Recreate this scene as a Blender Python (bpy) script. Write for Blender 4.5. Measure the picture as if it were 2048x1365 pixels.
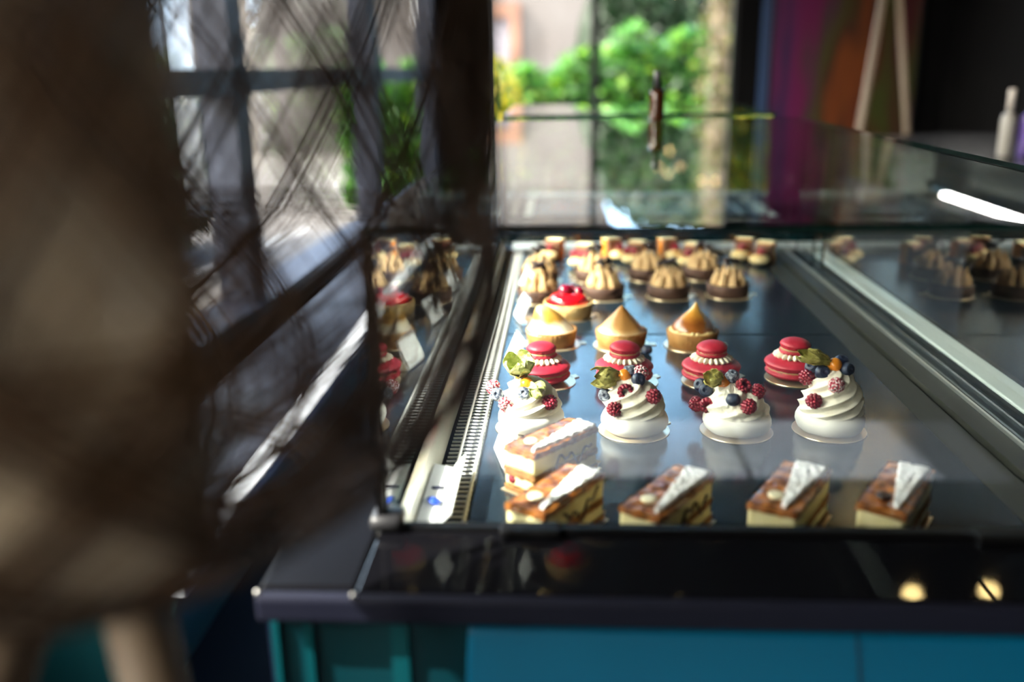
import bpy, math, random
from mathutils import Matrix, Vector, noise

for o in list(bpy.data.objects):
    bpy.data.objects.remove(o)
sc = bpy.context.scene
COL = sc.collection
R = math.radians
PI = math.pi
rnd = random.Random(7)

# ------------------------------------------------------------------ camera
EYE = (0.0, 0.0, 1.3558)
cam_data = bpy.data.cameras.new('camera')
cam_data.sensor_width = 36
cam_data.lens = 1850 / 2048 * 36
cam_data.clip_start = 0.02
cam_data.clip_end = 200
cam_data.dof.use_dof = True
cam_data.dof.focus_distance = 1.185
cam_data.dof.aperture_fstop = 1.75
cam = bpy.data.objects.new('camera', cam_data)
COL.objects.link(cam)
rt = (0.99847523, 0.05329525, -0.01438197)
up = (-0.00136702, 0.28432755, 0.95872622)
fw = (-0.05518474, 0.95724472, -0.28396687)
cam.matrix_world = Matrix(((rt[0], up[0], -fw[0], EYE[0]), (rt[1], up[1], -fw[1], EYE[1]),
                           (rt[2], up[2], -fw[2], EYE[2]), (0, 0, 0, 1)))
sc.camera = cam

# ------------------------------------------------------------------ sky, sun, exposure
world = bpy.data.worlds.new('sky')
sc.world = world
world.use_nodes = True
wn, wl = world.node_tree.nodes, world.node_tree.links
bg = wn['Background']
tc = wn.new('ShaderNodeTexCoord')
sx = wn.new('ShaderNodeSeparateXYZ')
wr = wn.new('ShaderNodeValToRGB')
wl.new(tc.outputs['Generated'], sx.inputs[0])
wl.new(sx.outputs['Z'], wr.inputs[0])
vm = wn.new('ShaderNodeVectorMath')
vm.operation = 'DOT_PRODUCT'
vm.inputs[1].default_value = (-0.615, -0.49, 0.615)
wl.new(tc.outputs['Generated'], vm.inputs[0])
wm = wn.new('ShaderNodeMapRange')
wm.inputs['From Min'].default_value = -0.15
wm.inputs['From Max'].default_value = 0.75
wl.new(vm.outputs['Value'], wm.inputs['Value'])
mixs = wn.new('ShaderNodeMixRGB')          # the sky whitens towards the sun
mixs.inputs[2].default_value = (1.0, 0.93, 0.80, 1)
wl.new(wm.outputs[0], mixs.inputs[0])
wl.new(wr.outputs[0], mixs.inputs[1])
wl.new(mixs.outputs[0], bg.inputs[0])
wr.color_ramp.elements[0].position = 0.0
wr.color_ramp.elements[0].color = (0.40, 0.48, 0.56, 1)
wr.color_ramp.elements[1].position = 0.55
wr.color_ramp.elements[1].color = (0.17, 0.30, 0.52, 1)
e = wr.color_ramp.elements.new(0.2)
e.color = (0.19, 0.32, 0.48, 1)
bg.inputs[1].default_value = 13.0

sun_data = bpy.data.lights.new('sun', 'SUN')
sun_data.energy = 14
sun_data.angle = R(0.6)
sun_data.color = (1.0, 0.94, 0.85)
sun = bpy.data.objects.new('sun', sun_data)
COL.objects.link(sun)
sun.location = (-6, -5, 8)
sun.rotation_euler = Vector((1.0, 0.35, -1.0)).to_track_quat('-Z', 'Y').to_euler()

sc.view_settings.view_transform = 'Standard'
sc.view_settings.look = 'None'
sc.view_settings.gamma = 1
sc.view_settings.use_curve_mapping = False
sc.view_settings.exposure = 0.75
sc.cycles.use_denoising = True
sc.cycles.max_bounces = 10
sc.cycles.glossy_bounces = 6
sc.cycles.diffuse_bounces = 4
sc.cycles.transparent_max_bounces = 32
sc.cycles.sample_clamp_indirect = 0
sc.cycles.caustics_reflective = False
sc.cycles.caustics_refractive = False


def portal(name, loc, size, direction):
    d = bpy.data.lights.new(name, 'AREA')
    d.shape = 'RECTANGLE'
    d.size, d.size_y = size
    d.cycles.is_portal = True
    o = bpy.data.objects.new(name, d)
    COL.objects.link(o)
    o.location = loc
    o.rotation_euler = Vector(direction).to_track_quat('-Z', 'Z').to_euler()
    return o


portal('window_portal_left', (-1.32, 2.85, 1.5), (9.5, 2.1), (1, -0.0557, 0))
portal('window_portal_far', (0.35, 7.60, 1.95), (2.0, 3.6), (0, -1, 0))
portal('door_portal_left', (-1.60, -2.87, 1.5), (1.9, 3.0), (1, -0.0557, 0))


# ------------------------------------------------------------------ materials
MATS = {}


def inp(b, name, v):
    if name in b.inputs:
        b.inputs[name].default_value = v


def mat(name, col, rough=0.5, metal=0.0, spec=0.5, col2=None, scale=40.0, bump=0.0, bscale=None, coat=0.0,
        detail=4.0, lo=0.35, hi=0.65, emit=None, trans=0.0, rough2=None, sss=0.0, stretch=None):
    if name in MATS:
        return MATS[name]
    m = bpy.data.materials.new(name)
    m.use_nodes = True
    n, l = m.node_tree.nodes, m.node_tree.links
    b = n['Principled BSDF']
    inp(b, 'Base Color', (*col, 1))
    inp(b, 'Roughness', rough)
    inp(b, 'Metallic', metal)
    inp(b, 'Specular IOR Level', spec)
    if coat:
        inp(b, 'Coat Weight', coat)
        inp(b, 'Coat Roughness', 0.08)
    if sss:
        inp(b, 'Subsurface Weight', sss)
        inp(b, 'Subsurface Radius', (0.006, 0.004, 0.003))
    if emit:
        inp(b, 'Emission Color', (*emit[0], 1))
        inp(b, 'Emission Strength', emit[1])
    if trans:
        inp(b, 'Transmission Weight', trans)
    t = None
    if col2 is not None or bump:
        t = n.new('ShaderNodeTexCoord')
        src = t.outputs['Object']
        if stretch:
            mp = n.new('ShaderNodeMapping')
            mp.inputs['Scale'].default_value = stretch
            l.new(src, mp.inputs[0])
            src = mp.outputs[0]
    if col2 is not None:
        nz = n.new('ShaderNodeTexNoise')
        nz.inputs['Scale'].default_value = scale
        nz.inputs['Detail'].default_value = detail
        l.new(src, nz.inputs['Vector'])
        r = n.new('ShaderNodeValToRGB')
        r.color_ramp.elements[0].position = lo
        r.color_ramp.elements[1].position = hi
        r.color_ramp.elements[0].color = (*col, 1)
        r.color_ramp.elements[1].color = (*col2, 1)
        l.new(nz.outputs['Fac'], r.inputs[0])
        l.new(r.outputs[0], b.inputs['Base Color'])
        if rough2 is not None:
            mr = n.new('ShaderNodeMapRange')
            mr.inputs['To Min'].default_value = rough
            mr.inputs['To Max'].default_value = rough2
            l.new(nz.outputs['Fac'], mr.inputs['Value'])
            l.new(mr.outputs[0], b.inputs['Roughness'])
    if bump:
        nb = n.new('ShaderNodeTexNoise')
        nb.inputs['Scale'].default_value = bscale or scale
        nb.inputs['Detail'].default_value = 5
        l.new(src, nb.inputs['Vector'])
        bp = n.new('ShaderNodeBump')
        bp.inputs['Strength'].default_value = bump
        bp.inputs['Distance'].default_value = 0.004
        l.new(nb.outputs['Fac'], bp.inputs['Height'])
        l.new(bp.outputs[0], b.inputs['Normal'])
    MATS[name] = m
    return m


def glass_mat(name, tint=(0.97, 0.99, 0.98), ior=1.5, rough=0.0, haze=0.0):
    """clear sheet glass: straight-through transmission with Fresnel reflection at its outer faces"""
    m = bpy.data.materials.new(name)
    m.use_nodes = True
    n, l = m.node_tree.nodes, m.node_tree.links
    n.remove(n['Principled BSDF'])
    out = n['Material Output']
    geo = n.new('ShaderNodeNewGeometry')
    fr = n.new('ShaderNodeFresnel')
    fr.inputs['IOR'].default_value = ior

    def mth(op, a, bb):
        q = n.new('ShaderNodeMath')
        q.operation = op
        for i, v in enumerate((a, bb)):
            if isinstance(v, (int, float)):
                q.inputs[i].default_value = v
            else:
                l.new(v, q.inputs[i])
        return q.outputs[0]
    two = mth('DIVIDE', mth('MULTIPLY', fr.outputs[0], 2.0), mth('ADD', fr.outputs[0], 1.0))
    front = mth('SUBTRACT', 1.0, geo.outputs['Backfacing'])
    fac = mth('MULTIPLY', two, front)
    tr = n.new('ShaderNodeBsdfTransparent')
    tr.inputs[0].default_value = (*tint, 1)
    gl = n.new('ShaderNodeBsdfGlossy')
    gl.inputs['Roughness'].default_value = rough
    gl.inputs[0].default_value = (1, 1, 1, 1)
    mx = n.new('ShaderNodeMixShader')
    l.new(fac, mx.inputs[0])
    base = tr.outputs[0]
    if haze:
        df = n.new('ShaderNodeBsdfDiffuse')
        df.inputs[0].default_value = (0.9, 0.9, 0.9, 1)
        m2 = n.new('ShaderNodeMixShader')
        m2.inputs[0].default_value = haze
        l.new(base, m2.inputs[1])
        l.new(df.outputs[0], m2.inputs[2])
        base = m2.outputs[0]
    l.new(base, mx.inputs[1])
    l.new(gl.outputs[0], mx.inputs[2])
    l.new(mx.outputs[0], out.inputs[0])
    MATS[name] = m
    return m


def emit_mat(name, col, s):
    m = bpy.data.materials.new(name)
    m.use_nodes = True
    n, l = m.node_tree.nodes, m.node_tree.links
    n.remove(n['Principled BSDF'])
    em = n.new('ShaderNodeEmission')
    em.inputs[0].default_value = (*col, 1)
    em.inputs[1].default_value = s
    l.new(em.outputs[0], n['Material Output'].inputs[0])
    return m


def leaf_mat(name, cols, transl=0.35):
    m = bpy.data.materials.new(name)
    m.use_nodes = True
    n, l = m.node_tree.nodes, m.node_tree.links
    b = n['Principled BSDF']
    inp(b, 'Roughness', 0.45)
    geo = n.new('ShaderNodeNewGeometry')
    r = n.new('ShaderNodeValToRGB')
    els = r.color_ramp.elements
    els[0].color = (*cols[0], 1)
    els[1].color = (*cols[-1], 1)
    for i, c in enumerate(cols[1:-1]):
        q = els.new((i + 1) / (len(cols) - 1))
        q.color = (*c, 1)
    l.new(geo.outputs['Random Per Island'], r.inputs[0])
    l.new(r.outputs[0], b.inputs['Base Color'])
    tl = n.new('ShaderNodeBsdfTranslucent')
    l.new(r.outputs[0], tl.inputs[0])
    mx = n.new('ShaderNodeMixShader')
    mx.inputs[0].default_value = transl
    l.new(b.outputs[0], mx.inputs[1])
    l.new(tl.outputs[0], mx.inputs[2])
    l.new(mx.outputs[0], n['Material Output'].inputs[0])
    return m


def ramp_z(name, stops, z0, z1, rough=0.4, nscale=60, namp=0.12, bump=0.0, coat=0.0):
    """colour by local height with noise (toasted sugar, glaze)"""
    m = bpy.data.materials.new(name)
    m.use_nodes = True
    n, l = m.node_tree.nodes, m.node_tree.links
    b = n['Principled BSDF']
    inp(b, 'Roughness', rough)
    if coat:
        inp(b, 'Coat Weight', coat)
    t = n.new('ShaderNodeTexCoord')
    s = n.new('ShaderNodeSeparateXYZ')
    l.new(t.outputs['Object'], s.inputs[0])
    mr = n.new('ShaderNodeMapRange')
    mr.inputs['From Min'].default_value = z0
    mr.inputs['From Max'].default_value = z1
    l.new(s.outputs['Z'], mr.inputs['Value'])
    nz = n.new('ShaderNodeTexNoise')
    nz.inputs['Scale'].default_value = nscale
    nz.inputs['Detail'].default_value = 3
    l.new(t.outputs['Object'], nz.inputs['Vector'])
    a = n.new('ShaderNodeMath')
    a.operation = 'MULTIPLY_ADD'
    l.new(nz.outputs['Fac'], a.inputs[0])
    a.inputs[1].default_value = namp * 2
    a.inputs[2].default_value = -namp
    ad = n.new('ShaderNodeMath')
    ad.operation = 'ADD'
    l.new(mr.outputs[0], ad.inputs[0])
    l.new(a.outputs[0], ad.inputs[1])
    r = n.new('ShaderNodeValToRGB')
    els = r.color_ramp.elements
    els[0].position, els[0].color = stops[0][0], (*stops[0][1], 1)
    els[1].position, els[1].color = stops[-1][0], (*stops[-1][1], 1)
    for p, c in stops[1:-1]:
        q = els.new(p)
        q.color = (*c, 1)
    l.new(ad.outputs[0], r.inputs[0])
    l.new(r.outputs[0], b.inputs['Base Color'])
    if bump:
        bp = n.new('ShaderNodeBump')
        bp.inputs['Strength'].default_value = bump
        bp.inputs['Distance'].default_value = 0.003
        l.new(nz.outputs['Fac'], bp.inputs['Height'])
        l.new(bp.outputs[0], b.inputs['Normal'])
    return m


# ------------------------------------------------------------------ mesh helpers
class MB:
    def __init__(s):
        s.v, s.f, s.m = [], [], []

    def add(s, vs, fs, mi=0):
        o = len(s.v)
        s.v += [tuple(p) for p in vs]
        s.f += [tuple(i + o for i in f) for f in fs]
        s.m += [mi] * len(fs)

    def hexa(s, c, mi=0):
        # c: bottom loop of four (ccw from above), then the top loop of four
        s.add(c, [(3, 2, 1, 0), (4, 5, 6, 7), (0, 1, 5, 4), (1, 2, 6, 5), (2, 3, 7, 6), (3, 0, 4, 7)], mi)

    def box(s, x0, x1, y0, y1, z0, z1, mi=0):
        s.hexa([(x0, y0, z0), (x1, y0, z0), (x1, y1, z0), (x0, y1, z0),
                (x0, y0, z1), (x1, y0, z1), (x1, y1, z1), (x0, y1, z1)], mi)

    def lathe(s, prof, seg=48, c=(0, 0, 0), fn=None, cap0=True, cap1=True, mi=0):
        vs, fs = [], []
        n = len(prof)
        for i, (r, z) in enumerate(prof):
            for k in range(seg):
                a = 2 * PI * k / seg
                x, y, zz = r * math.cos(a), r * math.sin(a), z
                if fn:
                    x, y, zz = fn(a, r, z, i / (n - 1))
                vs.append((c[0] + x, c[1] + y, c[2] + zz))
        for i in range(n - 1):
            for k in range(seg):
                k2 = (k + 1) % seg
                fs.append((i * seg + k, i * seg + k2, (i + 1) * seg + k2, (i + 1) * seg + k))
        if cap0:
            fs.append(tuple(range(seg - 1, -1, -1)))
        if cap1:
            fs.append(tuple((n - 1) * seg + k for k in range(seg)))
        s.add(vs, fs, mi)

    def tube(s, pts, r, sides=6, mi=0, cap=True):
        pts = [Vector(p) for p in pts]
        n = len(pts)
        rs = r if isinstance(r, (list, tuple)) else [r] * n
        vs, fs = [], []
        ref = None
        for i, p in enumerate(pts):
            d = (pts[min(i + 1, n - 1)] - pts[max(i - 1, 0)])
            d = d.normalized() if d.length > 1e-9 else Vector((0, 0, 1))
            if ref is None:
                ref = d.orthogonal().normalized()
            ref = (ref - d * ref.dot(d))
            ref = ref.normalized() if ref.length > 1e-6 else d.orthogonal().normalized()
            b = d.cross(ref)
            for k in range(sides):
                a = 2 * PI * k / sides
                vs.append(p + (ref * math.cos(a) + b * math.sin(a)) * rs[i])
        for i in range(n - 1):
            for k in range(sides):
                k2 = (k + 1) % sides
                fs.append((i * sides + k, i * sides + k2, (i + 1) * sides + k2, (i + 1) * sides + k))
        if cap:
            fs.append(tuple(range(sides - 1, -1, -1)))
            fs.append(tuple((n - 1) * sides + k for k in range(sides)))
        s.add(vs, fs, mi)

    def ball(s, c, rad, seg=14, rings=9, mi=0, fn=None, rot=None):
        rx, ry, rz = rad if isinstance(rad, (tuple, list)) else (rad,) * 3
        vs = [Vector((0, 0, -rz))]
        for i in range(1, rings):
            t = -PI / 2 + PI * i / rings
            for k in range(seg):
                a = 2 * PI * k / seg
                vs.append(Vector((rx * math.cos(t) * math.cos(a), ry * math.cos(t) * math.sin(a), rz * math.sin(t))))
        vs.append(Vector((0, 0, rz)))
        if fn:
            vs = [fn(v) for v in vs]
        if rot is not None:
            vs = [rot @ v for v in vs]
        c = Vector(c)
        vs = [v + c for v in vs]
        fs = []
        for k in range(seg):
            fs.append((0, 1 + (k + 1) % seg, 1 + k))
        for i in range(rings - 2):
            for k in range(seg):
                k2 = (k + 1) % seg
                a = 1 + i * seg
                fs.append((a + k, a + k2, a + seg + k2, a + seg + k))
        top = len(vs) - 1
        a = 1 + (rings - 2) * seg
        for k in range(seg):
            fs.append((a + k, a + (k + 1) % seg, top))
        s.add(vs, fs, mi)

    def mesh(s, name, mats, smooth=True):
        me = bpy.data.meshes.new(name)
        me.from_pydata(s.v, [], s.f)
        for m in (mats if isinstance(mats, (list, tuple)) else [mats]):
            me.materials.append(m)
        me.polygons.foreach_set('material_index', s.m)
        me.polygons.foreach_set('use_smooth', [smooth] * len(s.f))
        me.update()
        return me


def obj(name, me, parent=None, loc=(0, 0, 0), rot=None, scale=None, label=None, bevel=0.0):
    o = bpy.data.objects.new(name, me)
    COL.objects.link(o)
    o.location = loc
    if rot is not None:
        if isinstance(rot, Matrix):
            o.rotation_euler = rot.to_euler()
        else:
            o.rotation_euler = rot
    if scale is not None:
        o.scale = (scale,) * 3 if isinstance(scale, (int, float)) else scale
    if parent is not None:
        o.parent = parent
    if label:
        o['label'] = label
    if bevel:
        b = o.modifiers.new('bevel', 'BEVEL')
        b.width = bevel
        b.segments = 2
        b.limit_method = 'ANGLE'
    return o


def tag(o, label, cat, group=None, kind=None):
    o['label'] = label
    o['category'] = cat
    if group:
        o['group'] = group
    if kind:
        o['kind'] = kind
    return o


def thing(name, label, cat, loc=(0, 0, 0), rz=0.0, group=None):
    o = bpy.data.objects.new(name, None)
    COL.objects.link(o)
    o.empty_display_size = 0.02
    o.location = loc
    o.rotation_euler = (0, 0, rz)
    return tag(o, label, cat, group)


def struct(name, mb, m, smooth=False, label=None, loc=(0, 0, 0), rot=None):
    o = obj(name, mb.mesh(name, m, smooth), loc=loc, rot=rot)
    o['kind'] = 'structure'
    if label:
        o['label'] = label
    return o


def boxobj(name, dims, m, parent=None, bevel=0.0, label=None, smooth=False):
    mb = MB()
    mb.box(*dims)
    return obj(name, mb.mesh(name, m, smooth), parent, label=label, bevel=bevel)


# ------------------------------------------------------------------ the room
M_floor = mat('dark_floor', (0.006, 0.009, 0.016), 0.45, col2=(0.010, 0.014, 0.024), scale=3, spec=0.25)
M_wall = mat('near_black_wall', (0.0022, 0.0022, 0.0026), 0.8, spec=0.08, col2=(0.0035, 0.0033, 0.0036), scale=5)
M_ceil = mat('dark_ceiling', (0.006, 0.006, 0.007), 0.9, spec=0.1, col2=(0.008, 0.008, 0.009), scale=4)
M_frame = mat('dark_blue_frame', (0.010, 0.014, 0.028), 0.5, spec=0.3)
M_blackframe = mat('black_frame', (0.008, 0.009, 0.012), 0.35)
G_window = glass_mat('window_glass', (0.98, 0.99, 0.99))


def LX(y):
    return -1.40 + 0.0557 * y


def lw(mb, y0, y1, z0, z1, t0=-0.12, t1=0.0, mi=0):
    """a slab along the (slightly skewed) left window wall"""
    mb.hexa([(LX(y0) + t0, y0, z0), (LX(y0) + t1, y0, z0), (LX(y1) + t1, y1, z0), (LX(y1) + t0, y1, z0),
             (LX(y0) + t0, y0, z1), (LX(y0) + t1, y0, z1), (LX(y1) + t1, y1, z1), (LX(y1) + t0, y1, z1)], mi)


mb = MB(); mb.box(-1.9, 3.0, -4.8, 7.75, -0.1, 0.0)
struct('floor', mb, M_floor)
mb = MB(); mb.box(-2.2, 3.2, -5.0, 7.75, 3.9, 4.1)
struct('ceiling', mb, M_ceil)
mb = MB(); mb.box(2.9, 3.1, -4.8, 7.75, 0, 3.9)
struct('wall_right', mb, M_wall)
mb = MB(); mb.box(-1.9, 3.1, -4.8, -4.6, 0, 3.9)
struct('wall_back', mb, M_wall)
mb = MB()
lw(mb, -1.8, 0.30, 0, 1.28)
lw(mb, 0.30, 2.40, 0, 0.92)
lw(mb, 2.40, 7.5, 0, 0.45)
lw(mb, -1.8, 7.5, 2.50, 3.9)
lw(mb, -4.7, -1.8, 3.0, 3.9)
lw(mb, -1.95, -1.8, 0, 3.9)
lw(mb, -4.7, -3.8, 0, 3.0)
struct('wall_left', mb, M_wall)
mb = MB()
mb.box(-1.05, -0.63, 7.5, 7.7, 0, 3.9)
mb.box(1.33, 3.1, 7.5, 7.7, 0, 3.9)
mb.box(-0.63, 1.33, 7.5, 7.7, 3.72, 3.9)
mb.box(-0.63, 1.33, 7.5, 7.7, 0, 0.15)
struct('wall_far', mb, M_wall)
# far window
mb = MB()
mb.box(0.21, 0.275, 7.52, 7.60, 0.15, 3.72)
mb.box(-0.63, -0.58, 7.52, 7.60, 0.15, 3.72)
mb.box(1.29, 1.33, 7.52, 7.60, 0.15, 3.72)
mb.box(-0.58, 1.29, 7.52, 7.60, 0.15, 0.2)
mb.box(-0.58, 1.29, 7.52, 7.60, 3.67, 3.72)
w1 = struct('window_1', mb, M_blackframe)
mb = MB(); mb.box(-0.58, 0.21, 7.555, 7.563, 0.2, 3.67)
obj('pane', mb.mesh('pane', G_window, False), w1)
mb = MB(); mb.box(0.275, 1.29, 7.555, 7.563, 0.2, 3.67)
obj('pane', mb.mesh('pane', G_window, False), w1)
# left windows
mb = MB()
lw(mb, -1.8, 7.5, 1.275, 1.365, -0.10, 0.03)
for y0, y1 in ((3.38, 3.52), (5.36, 5.52), (7.2, 7.5), (-0.95, -0.88), (-1.8, -1.72)):
    lw(mb, y0, y1, 0.45 if y0 > 2 else 1.3, 2.50, -0.10, 0.03)
lw(mb, 2.40, 7.5, 0.45, 0.50, -0.14, 0.06)
w2 = struct('window_2', mb, M_frame)
for a, b2 in ((-1.72, -0.95), (-0.88, 3.38), (3.52, 5.36), (5.52, 7.2)):
    mb = MB(); lw(mb, a, b2, 1.365, 2.50, -0.05, -0.042)
    obj('pane', mb.mesh('pane', G_window, False), w2)
for a, b2, z in ((0.31, 2.395, 0.92), (2.405, 3.38, 0.50), (3.52, 5.36, 0.50), (5.52, 7.2, 0.50)):
    mb = MB(); lw(mb, a, b2, z, 1.275, -0.05, -0.042)
    obj('pane', mb.mesh('pane', G_window, False), w2)
# glazed side door behind the camera
mb = MB()
lw(mb, -3.8, -3.72, 0, 3.0, -0.1, 0.0)
lw(mb, -2.03, -1.95, 0, 3.0, -0.1, 0.0)
lw(mb, -3.72, -2.03, 2.92, 3.0, -0.1, 0.0)
lw(mb, -3.72, -2.03, 0.0, 0.1, -0.1, 0.0)
d1 = struct('door_1', mb, M_frame)
mb = MB(); lw(mb, -3.72, -2.03, 0.1, 2.92, -0.05, -0.042)
obj('pane', mb.mesh('pane', G_window, False), d1)
# low plinth along the left windows, blue-grey strip on the far wall
M_teal_plinth = mat('teal_plinth', (0.02, 0.16, 0.19), 0.4)
M_white_ledge = mat('white_ledge', (0.72, 0.76, 0.82), 0.4)
wb = thing('window_bench', 'long low teal bench with a white edge under the left windows', 'bench', (0, 0, 0))
mb = MB()
mb.hexa([(-1.05, 1.5, 0.0), (-0.90, 1.5, 0.0), (-0.90, 5.4, 0.0), (-1.05, 5.4, 0.0),
         (-1.05, 1.5, 0.415), (-0.72, 1.5, 0.415), (-0.72, 5.4, 0.415), (-1.05, 5.4, 0.415)])
obj('base', mb.mesh('base', M_teal_plinth, False), wb)
boxobj('seat', (-1.045, -0.755, 1.48, 5.42, 0.416, 0.448), mat('dark_seat', (0.012, 0.014, 0.022), 0.5, spec=0.15), wb, bevel=0.004)
boxobj('white_edge', (-0.7545, -0.70, 1.48, 5.42, 0.416, 0.450), M_white_ledge, wb, bevel=0.004, label='white front edge')
M_mat = mat('blue_grey_mat', (0.30, 0.36, 0.46), 0.8, col2=(0.36, 0.42, 0.52), scale=30)  # unseen mats, added so the end glass reflects a pale bluish sunlit band
for x0, x1, lab in ((-0.36, 0.63, 'pale blue grey mat added behind the camera for the end glass reflection, left of the two'), (0.65, 1.50, 'pale blue grey mat added behind the camera for the end glass reflection, right of the two')):
    tag(boxobj('reflection_mat', (x0, x1, -2.0, -1.47, 0.0005, 0.012), M_mat, bevel=0.003), lab, 'mat', 'mats added for the end glass reflection')
mb = MB(); mb.box(1.50, 1.56, 7.44, 7.5, 0, 3.9)
struct('trim_2', mb, mat('blue_strip', (0.03, 0.06, 0.14), 0.4), label='dark blue upright strip')

# ------------------------------------------------------------------ outside
M_pave = mat('pale_paving', (0.11, 0.10, 0.095), 0.8, col2=(0.14, 0.13, 0.125), scale=2)
mb = MB(); mb.box(-40, 40, -20, 60, -0.25, -0.12)
g = struct('ground', mb, M_pave)
M_house = mat('pink_render', (0.075, 0.066, 0.064), 0.9, col2=(0.09, 0.082, 0.081), scale=1.5)
M_brick = mat('red_brown_brick', (0.10, 0.045, 0.03), 0.85, col2=(0.15, 0.08, 0.055), scale=5)
h = thing('house', 'pale pink rendered house wall seen through the far window, behind the hedge', 'building', (0, 17, -0.12))
mb = MB(); mb.box(-7.0, 0.75, 0, 4, 0, 4.2)
obj('wall', mb.mesh('wall', M_house, False), h)
mb = MB(); mb.box(-7.2, 0.95, -0.3, 4.2, 4.2, 4.45)
obj('roof', mb.mesh('roof', M_brick, False), h)
mb = MB()
mb.box(-1.75, -1.55, -0.15, 0, 0, 2.3); mb.box(-0.95, -0.75, -0.15, 0, 0, 2.3); mb.box(-1.75, -0.75, -0.15, 0, 2.3, 2.55)
dr = obj('doorway', mb.mesh('doorway', M_brick, False), h, label='red brown brick doorway')
mb = MB(); mb.box(-1.55, -0.95, -0.05, 0.02, 0, 2.3)
obj('door', mb.mesh('door', mat('lilac_door', (0.15, 0.14, 0.17), 0.6), False), dr)
mb = MB(); mb.box(-2.6, -1.85, -0.22, -0.05, 2.2, 2.75)
obj('awning', mb.mesh('awning', mat('white_awning', (0.45, 0.45, 0.45), 0.6), False), h)
h2 = thing('house', 'low beige building across the street outside the left windows', 'building', (-9.5, 10, -0.12))
M_beige = mat('beige_render', (0.10, 0.09, 0.08), 0.9, col2=(0.12, 0.11, 0.10), scale=1)
mb = MB(); mb.box(-4, 0, -14, 16, 0, 3.6)
obj('wall', mb.mesh('wall', M_beige, False), h2)
mb = MB(); mb.box(-4.2, 0.25, -14.2, 16.2, 3.6, 3.8)
obj('roof', mb.mesh('roof', M_brick, False), h2)
h3 = thing('street_building', 'tall beige building filling the upper left window panes far down the street', 'building', (-8.5, 18, -0.12))
mb = MB(); mb.box(-5, 0, 8.9, 45, 0, 11.5)
obj('wall', mb.mesh('wall', M_beige, False), h3)
mb = MB(); mb.box(-5.2, 0.25, 8.7, 45.2, 11.5, 11.8)
obj('roof', mb.mesh('roof', M_brick, False), h3)
for k in range(6):
    mb = MB(); mb.box(-0.02, 0.05, -12 + k * 4.6, -10.8 + k * 4.6, 1.6, 3.0)
    obj('window', mb.mesh('window', mat('house_window', (0.05, 0.06, 0.08), 0.1), False), h2)
gw = boxobj('garden_wall', (-5.6, -5.3, 3.5, 13.2, -0.12, 0.95), M_brick)
tag(gw, 'low red brick garden wall outside the left windows', 'wall')


def leaves(mb, fn, count, size, seed):
    r = random.Random(seed)
    for _ in range(count):
        c = Vector(fn(r))
        n = Vector((r.gauss(0, 1), r.gauss(-0.5, 1), r.gauss(0.5, 1))).normalized()
        u = n.orthogonal().normalized()
        u = Matrix.Rotation(r.uniform(0, 2 * PI), 3, n) @ u
        w = n.cross(u)
        s = size * r.uniform(0.6, 1.4)
        mb.add([c - u * s, c + w * s * 0.45 + n * s * .15, c + u * s, c - w * s * 0.45 + n * s * .15], [(0, 1, 2, 3)])


L_green = leaf_mat('hedge_leaf', [(0.004, 0.028, 0.004), (0.014, 0.085, 0.008), (0.05, 0.20, 0.010), (0.06, 0.22, 0.035), (0.19, 0.33, 0.015)])
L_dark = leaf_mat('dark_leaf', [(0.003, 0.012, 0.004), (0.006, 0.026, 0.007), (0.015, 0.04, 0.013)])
L_yel = leaf_mat('yellow_leaf', [(0.06, 0.13, 0.008), (0.36, 0.30, 0.006), (0.5, 0.40, 0.008), (0.08, 0.16, 0.01)])
L_ivy = leaf_mat('ivy_leaf', [(0.03, 0.055, 0.006), (0.11, 0.12, 0.012), (0.13, 0.09, 0.035), (0.045, 0.085, 0.01), (0.16, 0.14, 0.07)])
M_bark = mat('bark', (0.09, 0.065, 0.045), 0.9, col2=(0.15, 0.12, 0.09), scale=6, bump=0.6, bscale=12)


def hedge_pt(r):
    x = r.uniform(-2.4, 1.55)
    top = 1.48 + (0.32 * max(0, min(1, (x - 0.3) / 0.5))) + 0.10 * math.sin(x * 4.1) + 0.06 * math.sin(x * 11)
    front = r.random() < 0.6
    return (x, 10 + (r.uniform(0, 0.15) if front else r.uniform(0, 1.0)), r.uniform(0.0, top) if front else top + r.uniform(-.25, .05))


mb = MB(); leaves(mb, hedge_pt, 5200, 0.075, 1)
mb.box(-2.4, 1.5, 10.22, 10.75, 0.0, 1.35)
tag(obj('hedge', mb.mesh('hedge', L_green, False), loc=(0, 0, -0.1)),
    'bright green leafy hedge outside the far window', 'hedge')
mb = MB(); leaves(mb, lambda r: (lambda v, t: (-0.78 + v.x * .40, 9.45 + v.y * .3, 0.75 + v.z * 0.72))(
    Vector((r.gauss(0, 1), r.gauss(0, 1), r.gauss(0, 1))).normalized(), 0), 620, 0.05, 2)
tag(obj('flowering_shrub', mb.mesh('flowering_shrub', L_yel, False)),
    'yellow flowering shrub at the left end of the green hedge', 'shrub')
t1 = thing('tree', 'pale tree trunk wrapped in ivy at the right side of the far window', 'tree', (1.62, 9.6, -0.12))
mb = MB(); mb.tube([(0, 0, 0), (0.03, 0, 1.2), (-0.02, 0.02, 2.4), (0.05, 0, 4.2)], [0.24, 0.2, 0.19, 0.16], 14)
obj('trunk', mb.mesh('trunk', M_bark), t1)
mb = MB(); leaves(mb, lambda r: (lambda a, z: (0.26 * math.cos(a) + r.gauss(0, .05), 0.26 * math.sin(a), z))(
    r.uniform(PI, 2 * PI), r.uniform(0, 4.2)), 1300, 0.05, 3)
obj('ivy', mb.mesh('ivy', L_ivy, False), t1)
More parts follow.
